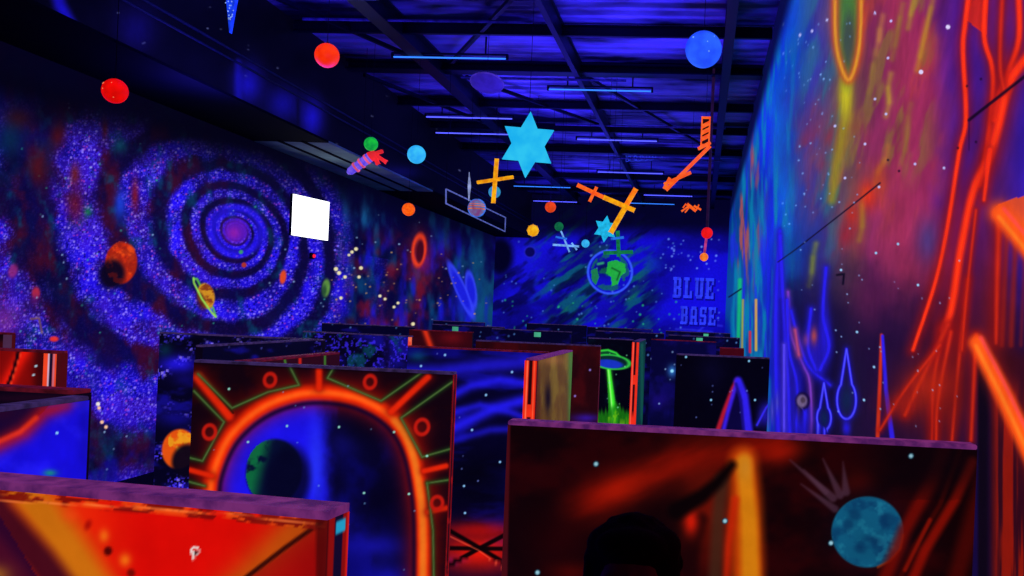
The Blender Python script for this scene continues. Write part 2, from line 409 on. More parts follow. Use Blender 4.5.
    p.dots([(335, 250), (338, 246)], 1, (120, 110, 255))
    for px, py, r in ((352, 252, 1.6), (356, 249, 1.8), (336, 269, 2), (339, 273, 2), (345, 277, 1.7), (361, 268, 1.8), (359, 277, 1.6), (349, 255, 1.3), (380, 296, 1.5), (385, 299, 1.4), (398, 303, 1.4), (394, 307, 1.4), (413, 324, 1.8), (341, 298, 1.6)):
        p.dots([(px, py)], r, (235, 225, 170))
    p.dots([(99, 408), (102, 422), (106, 427)], 1.7, (255, 200, 160)); p.dots([(98, 404)], 2, (240, 230, 220))
    p.stars(150, 0, 90, 490, 470, 11); p.stars(60, 330, 250, 490, 330, 12, (200, 150, 90)); p.stars(40, 0, 100, 330, 440, 14, (60, 190, 150), .9, .7)
    # blotches upper left
    for px, py, rx, ry, c in ((18, 118, 18, 14, (60, 14, 16)), (58, 135, 9, 16, (80, 14, 20)), (120, 145, 8, 9, (10, 80, 100)), (105, 128, 4, 12, (90, 20, 25)), (10, 140, 16, 20, (6, 40, 70)), (75, 175, 6, 14, (110, 28, 20)), (38, 170, 10, 18, (80, 14, 18)), (135, 195, 5, 20, (130, 18, 18)), (75, 205, 12, 22, (100, 12, 22)), (120, 205, 7, 18, (30, 70, 230)), (88, 212, 4, 5, (20, 120, 60))):
        p.glow(px, py, rx, ry, c, .8)
    # fades to black under the duct
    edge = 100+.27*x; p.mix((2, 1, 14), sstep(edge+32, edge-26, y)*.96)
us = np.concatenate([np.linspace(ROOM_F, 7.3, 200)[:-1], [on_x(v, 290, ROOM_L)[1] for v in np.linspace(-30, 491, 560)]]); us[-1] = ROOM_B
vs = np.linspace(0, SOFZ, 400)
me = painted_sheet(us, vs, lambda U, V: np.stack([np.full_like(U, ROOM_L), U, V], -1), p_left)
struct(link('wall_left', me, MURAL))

# ---- right wall: coloured nebula running into drips and red lava strokes
def p_right(p, P):
    x, y = p.x, p.y
    p.mix((20, 8, 46), np.ones_like(x))
    st = [(724, (4, 20, 150)), (733, (6, 60, 130)), (745, (14, 70, 140)), (757, (20, 50, 170)), (770, (12, 40, 205)), (783, (8, 88, 200)), (797, (26, 60, 170)), (815, (56, 52, 140)), (836, (92, 66, 96)), (852, (112, 66, 72)), (872, (128, 40, 84)), (900, (148, 42, 78)), (930, (136, 36, 80)), (950, (84, 26, 122)), (966, (58, 20, 136)), (1000, (74, 24, 110)), (1035, (44, 24, 175)), (1100, (60, 20, 90))]
    xw = x+(p.n(40, 50, 90)-.5)*26
    for ch in range(3): p.c[:, ch] = np.interp(xw, [q[0] for q in st], [q[1][ch]/255 for q in st])
    p.c *= (.8+.4*fbm((x+.22*y)/16, y/70, 77, 4))[:, None]
    p.mix((14, 20, 215), sstep(800, 770, x)*sstep(110, 30, y)*.7)
    sl = lambda sx, sy, seed, lo, hi, k=.25: sstep(lo, hi, fbm((x+k*y)/sx, y/sy, seed, 4))
    near_ = np.clip((x-700)/90, .25, 2.5)
    p.mix((200, 84, 60), p.drips(3.4, 34, 3, .52, .72)*sstep(772, 750, x)*sstep(733, 740, x)*sstep(60, 120, y)*sstep(320, 240, y)*.75)
    p.mix((6, 130, 170), p.drips(4, 46, 4, .4, .7)*sstep(808, 775, x)*sstep(728, 734, x)*sstep(10, 70, y)*.8)
    p.mix((34, 30, 235), p.drips(3, 50, 6, .56, .72)*sstep(790, 760, x)*.6)
    p.mix((40, 110, 130), sl(14, 60, 14, .48, .72)*sstep(785, 815, x)*sstep(860, 835, x)*sstep(300, 220, y)*.6)
    p.mix((190, 70, 40), sl(20, 55, 8, .5, .74)*sstep(775, 850, x)*sstep(955, 915, x)*sstep(250, 190, y)*.55)
    p.mix((130, 118, 40), sl(13, 46, 12, .54, .74)*sstep(825, 855, x)*sstep(945, 915, x)*sstep(200, 150, y)*.55)
    p.mix((150, 40, 52), sl(22, 60, 18, .45, .7)*sstep(785, 805, x)*sstep(880, 850, x)*sstep(90, 150, y)*sstep(280, 230, y)*.6)
    # looped flame
    p.line([(846, 82), (845, 120), (838, 155), (832, 200)], 12, (150, 140, 20), .75, 5, 8)
    p.glow(846, 96, 8, 26, (200, 190, 25), .9)
    p.disc(847, 20, 12, 60, (50, 130, 40), .75, 0, 4); p.disc(849, 40, 6, 26, (60, 60, 70), .7, 0, 3)
    lp = [(836, -60), (835, 20), (838, 55), (848, 80), (857, 60), (861, 20), (861, -60)]
    lp = curve(lp); p.gline(lp, 5, (210, 74, 20), .85); p.line(lp, 3, (222, 165, 36), .8, 1.6)
    for pts, c in (([(914, 0), (911, 14)], (170, 160, 30)), ([(931, 8), (926, 30), (920, 56)], (190, 150, 30)), ([(900, 18), (895, 45)], (150, 120, 40)), ([(888, 88), (889, 102)], (190, 170, 40)), ([(880, 30), (879, 40)], (200, 140, 60)), ([(908, 118), (905, 150)], (150, 100, 50)), ([(813, 258), (812, 272)], (200, 220, 30)), ([(862, 205), (862, 226)], (170, 150, 30)), ([(873, 65), (872, 78)], (150, 110, 50)), ([(885, 160), (878, 172)], (180, 110, 40))):
        p.gline(curve([(pts[0][0]+3, pts[0][1]-14)]+pts+[(pts[-1][0]-3, pts[-1][1]+14)], 3), 3.2, c, .42); p.gline(pts, 3, c, .4)
    p.glow(868, 195, 12, 18, (220, 50, 15), .9); p.glow(852, 215, 9, 14, (190, 40, 20), .8); p.glow(846, 232, 14, 18, (150, 26, 40), .6); p.glow(880, 180, 10, 20, (190, 70, 20), .6)
    # dark lower field
    p.mix((12, 5, 46), sstep(225, 330, y+.15*(850-x)+(p.n(30, 30, 91)-.5)*50)*sstep(765, 790, x)*.86)
    p.glow(868, 300, 22, 36, (90, 24, 70), .6); p.glow(928, 240, 14, 26, (40, 60, 140), .6)
    # blue drips and drops
    B = (40, 30, 250)
    p.mix((8, 4, 40), sstep(794, 804, x)*sstep(850, 825, x)*sstep(300, 350, y)*.7); p.poly([(780, 232), (775, 308), (775, 388), (776, 440), (792, 440), (789, 380), (785, 315)], (32, 20, 225), .75); p.line([(781, 300), (782, 440)], 4, (10, 5, 60), .7, 2)
    p.glow(784, 400, 9, 50, (26, 18, 200), .6); p.glow(815, 352, 12, 34, (36, 22, 200), .75); p.glow(825, 335, 7, 34, (36, 24, 230), .8); p.glow(798, 385, 10, 40, (26, 18, 190), .6); p.glow(803, 425, 14, 18, (30, 20, 210), .8); p.glow(773, 412, 9, 20, (30, 20, 200), .8)
    for pts, w, c in (([(780, 231), (776, 300), (776, 380), (779, 437)], 2.4, B), ([(780, 236), (784, 315), (788, 380), (790, 437)], 2.2, B), ([(788, 292), (791, 334), (803, 364), (810, 384), (812, 437)], 1.8, (130, 60, 200)), ([(791, 311), (800, 345), (810, 368), (830, 385)], 2.2, B), ([(811, 309), (808, 346), (816, 370)], 2.4, B), ([(826, 268), (823, 315), (829, 346), (820, 370)], 2.4, B), ([(787, 300), (789, 350), (797, 385), (796, 437)], 2, B), ([(784, 345), (784, 437)], 1.6, (90, 70, 255)), ([(806, 430), (805, 410)], 3, B), ([(795, 330), (799, 355)], 2, (180, 70, 120)), ([(768, 420), (776, 404), (780, 400)], 2, (70, 70, 200))):
        pts = curve(pts, 5); p.gline(pts, w*1.9, [v*.75 for v in c], .75); p.line(pts, w*1.2, c, .9, w*.6, w)
    p.glow(814, 336, 4, 10, (200, 80, 60), .75); p.glow(806, 340, 4, 8, (170, 70, 100), .5)
    p.disc(802.5, 401, 7.5, 9, (20, 10, 50), .9, 0, 1.5); p.disc(802, 401, 5.2, 6.4, (120, 100, 140), .9, 0, 1.5); p.disc(803, 400, 2.4, 3, (60, 44, 60), .8, 0, 1.2)
    for (cx, ty, cy, rx, ry, w) in ((846.5, 349, 400, 9.5, 20, 2.6), (824, 383, 418, 7, 13, 2.4)):
        pts = [(cx, ty)]+[(cx+rx*math.sin(t)*(1 if t <= PI else 1), cy-ry*math.cos(t)*.95-0) for t in np.linspace(.62, 2*PI-.62, 26)]+[(cx, ty)]
        p.glow(cx, cy, rx*1.0, ry*.9, (12, 40, 90), .7); p.neon(pts, w, B, (90, 90, 255))
        p.glow(cx, cy+ry+8, 5, 9, (34, 24, 225), .9)
    p.poly([(882, 338), (878, 440), (892, 440)], (26, 8, 70), .85); p.line([(881.5, 335), (880, 380), (877.5, 440)], 3, (215, 50, 18), .95, 1.2, 4); p.line([(882.5, 336), (886, 390), (892.5, 440)], 3, B, .95, 1.2, 5)
    p.line([(740, 280), (738, 348)], 4, (20, 190, 110), .85, 1.5); p.line([(743, 300), (742, 350)], 2, (190, 180, 30), .8, 1); p.line([(756, 300), (756, 350)], 2.5, (230, 170, 60), .9, 1); p.line([(750, 332), (750, 352)], 2.5, (220, 30, 60), .9, 1)
    # red lava strokes near the viewer
    R = (255, 48, 8); D = (150, 16, 8)
    for cx, cy, rx, ry, a in ((915, 400, 30, 40, .5), (945, 390, 24, 60, .75), (985, 300, 20, 90, .45), (960, 330, 16, 60, .5), (1002, 330, 20, 80, .45)): p.glow(cx, cy, rx, ry, (120, 20, 8), a)
    p.poly([(966, 20), (972, -60), (990, -60), (987, 36)], (255, 50, 10), .8)
    strokes = [([(972, -30), (965, 24), (963, 52), (966, 118), (959, 153), (949, 218), (936, 280), (913, 350)], 4.5, 3), ([(987, -20), (984, 35), (992, 66), (993, 94), (988, 140), (980, 185)], 4, 4), ([(1018, -20), (1019, 38), (1008, 73), (999, 95), (994, 120)], 5, 4), ([(1034, 50), (1020, 66), (1008, 87), (996, 135), (988, 160), (973, 192), (960, 254), (952, 306), (944, 330)], 7.5, 6),
               ([(944, 328), (934, 380), (932, 440)], 4, 2), ([(948, 325), (925, 372), (905, 415)], 4, 3), ([(951, 332), (938, 400), (936, 440)], 3.5, 2.4), ([(968, 280), (958, 370), (952, 440)], 3.5, 2.5), ([(976, 210), (966, 300), (962, 350)], 2.4, 2), ([(976, 335), (971, 440)], 3.4, 3), ([(1003, -20), (1000, 60), (1004, 90)], 4, 3), ([(990, 150), (984, 200)], 4, 3), ([(940, 345), (905, 390), (880, 430)], 2.5, 2), ([(999, 218), (997, 290), (996, 343)], 5, 3)]
    fil = .6+.5*p.n(3, 60, 93)
    for i, (pts, w, w1) in enumerate(strokes):
        pts = curve(pts, 5); p.gline(pts, w*1.7, D, .65)
        idx, d, t = p.dist(pts, w*2+4); ww = w+(w1-w)*t
        col_ = R if i in (0, 1, 2, 3, 11) else (200, 36, 10)
        p.mix(col_, (1-sstep(ww*.1, ww*1.05, d))*np.clip(fil[idx]+.2, 0, 1)*(1 if i < 4 else .8), idx); p.line(pts, w*.3, (255, 70, 18), .4 if i < 4 else .2, 1., w1*.3)
    p.glow(928, 385, 26, 24, (190, 40, 10), .65); p.glow(902, 404, 22, 14, (160, 28, 10), .65); p.glow(955, 400, 18, 40, (110, 16, 8), .4)
    # glowing orange ledges with streaks underneath
    p.mix((60, 8, 8), sstep(984, 994, x)*sstep(335, 365, y)*.7); p.mix((8, 3, 14), sstep(976, 980, x)*sstep(992, 985, x)*sstep(350, 366, y)*.9)
    for xx, a, w in ((1007, .5, 4), (1016, .6, 5), (1026, .4, 4)): p.line([(xx, 232), (xx-3, 300), (xx-5, 345)], w, (150, 28, 10), a, w*.5)
    p.mix((150, 24, 8), sstep(990, 1000, x)*sstep(370, 420, y)*sstep(.4, .62, p.n(5, 120, 94))*.85)
    p.poly([(996, 206), (1010, 199), (1060, 190), (1060, 285), (1024, 249), (1003, 226)], (250, 84, 14), .8); p.gline([(999, 212), (1030, 238), (1060, 270)], 10, (255, 110, 24), .8)
    for pts in ([(1000, 214), (1040, 262)], [(977, 343), (1000, 388), (1040, 472)]):
        p.gline(pts, 11, (220, 40, 8), .7); p.line(pts, 15, (255, 88, 16), .97, 4.5, 19)
        p.line([(q[0]+4, q[1]-5) for q in pts], 4, (255, 66, 104), .5, 2); p.line([(q[0]-1, q[1]+3) for q in pts], 4, (255, 140, 36), .6, 2)
    # board seams (open cracks) and stars
    p.line([(1040, 66), (1024, 77), (969, 120)], 3, (20, 4, 24), .95, .9); p.line([(969, 120), (969, 150)], 1.4, (40, 6, 60), .7, .7)
    p.line([(880, 183), (850, 207), (795, 250), (778, 262)], 1.5, (10, 4, 30), .9, .7, .9); p.line([(837, 275), (844, 274), (843, 284)], 2.2, (10, 4, 20), .9, .7); p.line([(741, 289), (729, 297)], 1.4, (8, 4, 30), .8, .7)
    p.dots([(967, 86), (981, 79), (958, 148), (976, 142), (888, 160), (899, 171)], 1.2, (20, 4, 30), .8)
    p.dots([(948, 27), (921, 72)], 2.2, (225, 215, 255)); p.dots([(944, 168), (891, 21), (888, 58), (875, 99), (875, 13), (886, 114), (915, 164), (835, 126), (865, 144), (845, 178), (879, 187), (827, 20), (812, 31), (800, 35)], 1.3, (190, 190, 250))
    p.dots([(876, 253), (898, 244), (918, 285), (841, 270), (874, 367), (864, 400), (857, 332)], 1.2, (150, 210, 255))
    p.stars(70, 780, 20, 860, 230, 33, (130, 180, 250), .8); p.stars(40, 790, 230, 960, 430, 34, (150, 190, 250), .7)
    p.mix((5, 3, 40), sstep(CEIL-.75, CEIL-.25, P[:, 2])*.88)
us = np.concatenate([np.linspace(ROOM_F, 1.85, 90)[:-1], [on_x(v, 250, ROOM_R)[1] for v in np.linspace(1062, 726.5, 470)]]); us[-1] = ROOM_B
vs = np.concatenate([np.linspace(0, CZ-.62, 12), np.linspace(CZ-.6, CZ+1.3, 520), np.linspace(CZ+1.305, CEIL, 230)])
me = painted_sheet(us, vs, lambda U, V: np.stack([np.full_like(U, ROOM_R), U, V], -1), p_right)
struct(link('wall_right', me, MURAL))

# ---- back wall
def p_back(p, P):
    x, y = p.x, p.y
    p.mix((10, 6, 120), np.ones_like(x)); n = p.n(40, 22, 2)
    p.mix((20, 12, 225), sstep(.38, .66, n)*.75)
    p.glow(528, 262, 38, 34, (22, 16, 215), .85); p.glow(598, 300, 30, 24, (22, 14, 220), .6); p.glow(700, 296, 42, 50, (18, 12, 215), .95)
    c, s = math.cos(.62), math.sin(.62); u = p.x*c-p.y*s; v = p.x*s+p.y*c
    st = fbm(u/26, v/7, 8, 4)
    p.mix((10, 88, 110), sstep(.5, .72, st)*sstep(670, 635, x)*sstep(520, 555, x)*.85)
    p.mix((18, 110, 60), sstep(.56, .78, fbm(u/20, v/6, 18, 4))*sstep(665, 635, x)*sstep(520, 560, x)*.4)
    p.mix((4, 3, 50), sstep(.5, .7, fbm(u/24, v/8, 28, 3))*sstep(675, 640, x)*.7)
    p.disc(500, 256, 13, 20, (2, 1, 26), .96, 0, 5); p.disc(530, 252, 5, 5, (8, 6, 80), .95, 0, 1); p.ring(530, 252, 5.5, 5.5, 1.4, (40, 36, 190), .6)
    # round earth emblem
    p.disc(610, 272, 22, 21.5, (16, 12, 190), 1, 0, 1); p.glow(604, 268, 11, 10, (6, 14, 70), .9)
    p.mix((20, 130, 60), (np.hypot((x-610)/19, (y-272)/19) < 1)*sstep(.5, .6, p.n(8, 8, 44))*.6)
    p.poly([(608, 262), (616, 260), (625, 264), (626, 272), (621, 276), (618, 284), (612, 286), (611, 277), (606, 273)], (34, 175, 60), .95)
    p.poly([(591, 270), (597, 268), (599, 277), (596, 285), (592, 281)], (30, 140, 60), .85); p.line([(598, 264), (603, 263)], 2.5, (50, 170, 110), .9); p.line([(612, 268), (620, 272), (617, 280)], 1.2, (10, 60, 30), .9)
    p.ring(610, 272, 22, 21.5, 2.2, (54, 90, 255), .95)
    p.glow(698, 300, 34, 34, (20, 12, 225), .5)
    for a in ((676, 319, 712, 330), (690, 330, 722, 324)): p.line([(a[0], a[1]+10), ((a[0]+a[2])/2, a[3]), (a[2], a[3]+2)], 2, (50, 60, 230), .5, 1)
    p.stars(70, 500, 235, 722, 335, 51, (90, 150, 230), .8, .7); p.stars(30, 500, 300, 680, 335, 52, (40, 190, 120), 1., .8)
    p.stars(26, 660, 238, 720, 272, 53, (120, 160, 255), 1., .9)
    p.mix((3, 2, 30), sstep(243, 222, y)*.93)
us = np.linspace(ROOM_L, ROOM_R, 330); vs = np.concatenate([np.linspace(0, CZ-.55, 14), np.linspace(CZ-.5, CEIL, 190)])
me = painted_sheet(us, vs, lambda U, V: np.stack([U, np.full_like(U, ROOM_B), V], -1), p_back)
wb = struct(link('wall_back', me, MURAL))
LET = fluo('blue_lettering_paint', (46, 62, 248), 1, .12, 6); SHD = fluo('dark_blue_letter_shadow', (12, 8, 150), 1, .1)
GLYPH = {   # slab letters on a 10 x 14 grid: boxes (x0, z0, x1, z1)
 'B': [(1, 0, 4, 14), (0, 0, 8, 2), (0, 12, 8, 14), (3, 6, 8, 8), (6, 1, 9, 6.6), (6, 7.4, 8.7, 13)],
 'L': [(1.5, 0, 4.5, 14), (0, 12, 6, 14), (0, 0, 9, 2), (7, 0, 9, 5)],
 'U': [(1, 1.5, 4, 14), (6.2, 1.5, 9.2, 14), (0, 12, 4.8, 14), (5.4, 12, 10, 14), (2, 0, 8.2, 2.4)],
 'E': [(1, 0, 4, 14), (0, 0, 9, 2), (0, 12, 9, 14), (3, 6, 6.6, 8), (7, 0, 9, 4.4), (7, 9.6, 9, 14), (5.4, 5, 6.6, 9)],
 'A': [(1.2, 0, 3.8, 12), (6.2, 0, 8.8, 12), (2, 11.4, 8, 14), (3, 4.6, 7, 6.8), (0, 0, 4.6, 2), (5.4, 0, 10, 2)],
 'S': [(1, 7, 3.8, 13), (2, 12, 9, 14), (6.8, 9.4, 9, 14), (1.6, 6, 8.4, 8.2), (6.2, 1, 9, 7), (1, 0, 8.2, 2), (1, 0, 3.2, 4.6)]}
for txt, xa, xb, ya, yb in (('BLUE', 672.5, 716.5, 278.5, 297.5), ('BASE', 680, 718, 307.5, 324)):
    p0 = on_y(xa, yb, ROOM_B); p1 = on_y(xb, ya, ROOM_B); cw = (p1[0]-p0[0])/4; ch = p1[2]-p0[2]
    for dy, mt, nm, off, gr in ((.012, LET, 'lettering', 0, .0), (.005, SHD, 'letter_shadow', .035, .02)):
        mbb = MB()
        for i, c in enumerate(txt):
            for (a0, b0, a1, b1) in GLYPH[c]:
                X0 = p0[0]+cw*(i+a0/11.5)+off-gr; X1 = p0[0]+cw*(i+a1/11.5)+off+gr; Z0 = p0[2]+ch*b0/14-off-gr; Z1 = p0[2]+ch*b1/14-off+gr
                mbb.box((X0, ROOM_B-dy, Z0), (X1, ROOM_B-.001, Z1), min(.012, dy*.4))
        o = mbb.build(nm, mt, wb)
        if nm == 'lettering': o['label'] = 'pale blue slab lettering reading %s' % txt
# ---- wall behind the photographer
struct(MB().box((ROOM_L, ROOM_F-.1, 0), (ROOM_R, ROOM_F, CEIL)).build('wall_front', plain('dark_blue_wall', (14, 10, 60), .8)))

# ================================================================== MAZE PARTITIONS
CAPL = fluo('dusty_lavender_edge', (112, 42, 108), 1, .25, 30, (70, 24, 84)); CAPD = fluo('dim_lavender_edge', (58, 40, 92), 1, .3, 20); CAPR = fluo('dark_red_edge', (95, 16, 34), 1, .3, 20)
def board(root, o, u, t, paint, nu, nv, zvis, side=(8, 3, 20), name='board', H=None, right=None, left=None):
    """painted sheet of height H from o along u (as seen), thickness vector t away from its face"""
    H = (PT-.012) if H is None else H
    o = np.array([o[0], o[1], 0.], float); u = np.array([u[0], u[1], 0.], float); t = np.array([t[0], t[1], 0.], float)
    k = np.array([0, 0, 1.])*H
    us = np.linspace(0, 1, nu); vs = np.concatenate([np.linspace(0, zvis/H-.004, 14), np.linspace(zvis/H, 1, nv)]) if zvis > .02 else np.linspace(0, 1, nv)
    sides = [((o+u, o+u+t, o+u+t+k, o+u+k), right or side), ((o+t, o, o+k, o+t+k), left or side), ((o+u+t, o+t, o+t+k, o+u+t+k), side), ((o+k, o+u+k, o+u+t+k, o+t+k), side), ((o, o+t, o+t+u, o+u), side)]
    me = painted_sheet(us, vs, lambda U, V: o+U[:, None]*u+V[:, None]*k, paint, sides)
    return link(name, me, MURAL, root)
def cap(root, x0, x1, y0, y1, mt, h=.012):
    return MB().box((x0, y0, PT-h), (x1, y1, PT), .003).build('top_edge', mt, root)
def panel(label, x0, x1, y, th, paint, nu, nv, zvis, capm=CAPD, side=(8, 3, 20), right=None, left=None):
    r = thing('maze_panel', label, 'panel', ((x0+x1)/2, y+th/2, 0), 'painted maze partitions')
    board(r, (x0, y), (x1-x0, 0), (0, th), paint, nu, nv, zvis, side, right=right, left=left)
    cap(r, x0, x1, y, y+th, capm)
    return r
def ypanel(label, x, y0, y1, th, paint, nu, nv, zvis, capm=CAPD, side=(8, 3, 20), left=None, right=None):
    """partition running along the hall, painted on its right face at x"""
    r = thing('maze_panel', label, 'panel', (x-th/2, (y0+y1)/2, 0), 'painted maze partitions')
    board(r, (x, y0), (0, y1-y0), (-th, 0), paint, nu, nv, zvis, side, left=left, right=right)
    cap(r, x-th, x, y0, y1, capm)
    return r
def post(root, x0, x1, y, paint, name='end_post', y2=None):
    """painted end post closing the near end of a partition"""
    w = y2 or .03
    return board(root, (x0, y), (x1-x0, 0), (0, w), paint, max(20, int((x1-x0)/y*900*1.6)), 130, PT-.75, name=name, side=(70, 10, 12))

# near red partition, lower left
def pA(p, P):
    x, y = p.x, p.y
    p.mix((216, 10, 5), np.ones_like(x)); p.mix((150, 6, 6), sstep(255, 320, x)*.8); p.mix((235, 60, 8), sstep(150, 60, x)*.6)
    p.line([(10, 470), (40, 510), (66, 545), (96, 590), (120, 640)], 40, (196, 108, 14), .95, 14)
    p.line([(-30, 470), (0, 515), (40, 560), (62, 590), (90, 640)], 30, (60, 8, 26), .95, 9); p.poly([(-80, 470), (-10, 500), (45, 590), (-80, 640)], (40, 4, 40), .85)
    p.glow(-5, 575, 18, 12, (150, 90, 30), .9)
    p.glow(70, 515, 10, 8, (240, 70, 20), .5); p.glow(104, 536, 6, 8, (240, 110, 20), .85); p.glow(125, 560, 7, 8, (245, 120, 20), .85)
    p.disc(108, 551, 4, 4.5, (70, 4, 5), .95, .4, 2); p.disc(88, 525, 3, 5, (150, 8, 5), .8, .4, 2.5); p.disc(135, 508.5, 4, 3, (110, 5, 8), .85, 0, 2); p.disc(65, 504, 4, 3, (150, 20, 5), .7, 0, 2); p.disc(131, 573, 4, 4, (110, 10, 5), .9, 0, 2)
    p.gline([(330, 500), (285, 540), (235, 590)], 20, (180, 90, 12), .75); p.line([(322, 522), (285, 548), (243, 580), (200, 620)], 5, (40, 4, 6), .9, 1.6)
    p.mix((140, 8, 10), sstep(0, 6, (x-322)+(y-522)*1.35)*.7)
    p.ring(195, 551, 3.6, 4, 2, (235, 225, 220), .95); p.line([(193, 552), (193.5, 559)], 2.6, (235, 225, 220), .9); p.dots([(196, 553)], 1.6, (40, 4, 10))
    e = y-(490+x*.0935)                       # frayed upper edge
    p.mix((235, 90, 20), sstep(11, 7, e)*.75*sstep(.4, .6, p.n(18, 6, 5))); p.mix((110, 8, 10), sstep(12, 8, e)*sstep(.5, .6, p.n(16, 4, 7))*.85)
    p.line([(-20, 500), (120, 506.5), (240, 515), (325, 526)], 1.6, (255, 130, 60), .65, .8)
    p.mix((60, 6, 8), sstep(314, 318, x)*.7)
UA = np.array([-.481+.971, 1.132-1.185]); UA /= np.linalg.norm(UA); TA = np.array([-UA[1], UA[0]])*.06
A1 = np.array([-.492, 1.18]); A0 = A1-UA*1.13
r = thing('maze_panel', 'near red and orange painted partition across the bottom left corner', 'panel', ((A0[0]+A1[0])/2, (A0[1]+A1[1])/2, 0), 'painted maze partitions')
board(r, A0, A1-A0, TA, pA, 360, 150, CZ-.75, (20, 4, 30), right=(130, 12, 12))
cA, cB = A0+TA/2, A1+TA/2
MB().bar((cA[0], cA[1], PT-.006), (cB[0], cB[1], PT-.006), .06, .012, (0, 0, 1)).build('top_edge', CAPL, r)
def pAe(p, P):
    v = ((P[:, :2]-A1)@TA)/(.06**2); p.mix((130, 12, 12), np.ones_like(p.x)); p.mix((14, 8, 40), sstep(.3, .38, v)*sstep(.75, .68, v)); p.mix((210, 30, 20), sstep(.85, .95, v)*.8); p.mix((60, 6, 10), sstep(.12, .0, v))
    p.mix((30, 150, 190), sstep(.36, .42, v)*sstep(.86, .8, v)*sstep(PT-.04, PT-.034, P[:, 2])*sstep(PT-.016, PT-.022, P[:, 2]))
board(r, A1+UA*.0005, TA, UA*-.004, pAe, 40, 160, PT-.35, (90, 10, 12), 'end_face')

# near right partition with the blue moon
def pB(p, P):
    x, y = p.x, p.y
    p.mix((14, 2, 5), np.ones_like(x)); p.mix((44, 3, 5), sstep(.4, .7, p.n(60, 40, 4))*.7)
    sm_ = .55+.9*(fbm((x*.92-y*.4)/60, (x*.4+y*.92)/14, 6, 4)-.3)
    idx, d, t = p.dist(curve([(545, 520), (600, 500), (650, 476), (700, 455), (775, 444)]), 60); p.mix((128, 13, 3), np.exp(-(d/20)**2)*sm_[idx]*sstep(0, .25, t), idx)
    p.glow(618, 490, 34, 13, (185, 26, 4), .6, -.4); p.glow(680, 466, 34, 12, (140, 16, 4), .5, -.35); p.glow(708, 500, 30, 44, (112, 16, 5), .75); p.glow(780, 452, 26, 12, (150, 18, 4), .75, -.15)
    p.glow(860, 480, 24, 16, (80, 8, 4), .7, -.4); p.glow(570, 572, 26, 12, (90, 8, 4), .7); p.glow(560, 540, 40, 40, (40, 2, 4), .6)
    # standing flame
    p.glow(722, 530, 26, 60, (110, 16, 5), .8)
    p.line([(743, 460), (746, 500), (748, 590), (750, 640)], 26, (190, 62, 5), .95, 8, 36); p.line([(744, 462), (749, 520), (752, 640)], 15, (205, 122, 14), .95, 5, 20); p.glow(745, 468, 8, 16, (190, 120, 30), .8)
    p.line([(735, 500), (728, 545), (722, 640)], 8, (190, 34, 6), .8, 4); p.line([(722, 480), (718, 520), (712, 640)], 13, (60, 34, 22), .8, 5); p.line([(700, 520), (692, 545), (685, 640)], 14, (24, 3, 5), .85, 5)
    p.glow(691, 522, 9, 16, (205, 26, 8), .95)
    p.line([(676, 511), (702, 496), (718, 482), (732, 465)], 18, (7, 2, 4), .98, 5, 8)
    # moon with spiky trails
    for a, bq, w in (((835, 509), (801, 484), 7), ((833, 498), (790, 460), 8), ((840, 495), (823, 459), 8), ((846, 492), (843, 462), 8), ((826, 492), (804, 470), 5)):
        p.line([a, bq], w, (74, 44, 62), .75, 2, .5)
    p.glow(868, 532, 42, 42, (14, 10, 30), .6)
    p.disc(867.5, 532, 36, 35.5, (12, 82, 116), 1, 0, 1.2)
    inm = (np.hypot((x-867.5)/36, (y-532)/35.5) < .97)
    p.mix((6, 52, 92), inm*sstep(.42, .7, p.n(17, 14, 77))*.75); p.mix((30, 120, 145), inm*sstep(.55, .75, p.n(10, 9, 78))*.5)
    for cx, cy, rx, ry in ((855, 515, 6, 5), (848, 525, 5, 6), (888, 520, 9, 7), (872, 540, 8, 4), (860, 549, 6, 4)): p.disc(cx, cy, rx, ry, (5, 44, 84), .55*1, .3, 2.5)
    p.mix((30, 12, 26), inm*sstep(22, 48, (x-867)*.6+(y-532)*.62)*.85); p.ring(867.5, 532, 36, 35.5, 1.6, (150, 70, 50), .0)
    p.line([(903, 535), (900, 549), (890, 561), (878, 567)], 2.4, (150, 60, 20), .7, 1.2)
    # red curtains at right
    for pts, w, c in (([(944, 448), (932, 480), (905, 530), (880, 590)], 13, (112, 10, 4)), ([(972, 462), (955, 500), (925, 550), (900, 610)], 10, (140, 14, 4)), ([(960, 450), (940, 505), (915, 545), (890, 600)], 5, (60, 6, 4)), ([(985, 480), (970, 530), (950, 600)], 18, (70, 6, 4)), ([(930, 520), (905, 570)], 4, (130, 16, 5))):
        p.line(pts, w, c, .8, w*.4)
    p.mix((6, 2, 8), sstep(100, 20, np.hypot(x-925, (y-455)*1.6))*.85*(y < 500))
    for cx, cy in ((596, 464), (725, 521), (537.5, 572.5), (911, 456), (831, 543)):
        p.disc(cx, cy, 3, 3, (14, 50, 70), .9, 0, .8); p.disc(cx, cy, 2, 2, (150, 200, 215), .95, 0, .9)
    p.mix((70, 12, 20), sstep(3, 1, x-508.5-(y-420)*-.02)*.9)
r = panel('near dark red partition painted with a blue moon and orange flame', -.482, .688, 2.275, .055, pB, 480, 175, CZ-.78, CAPL, (30, 5, 12))

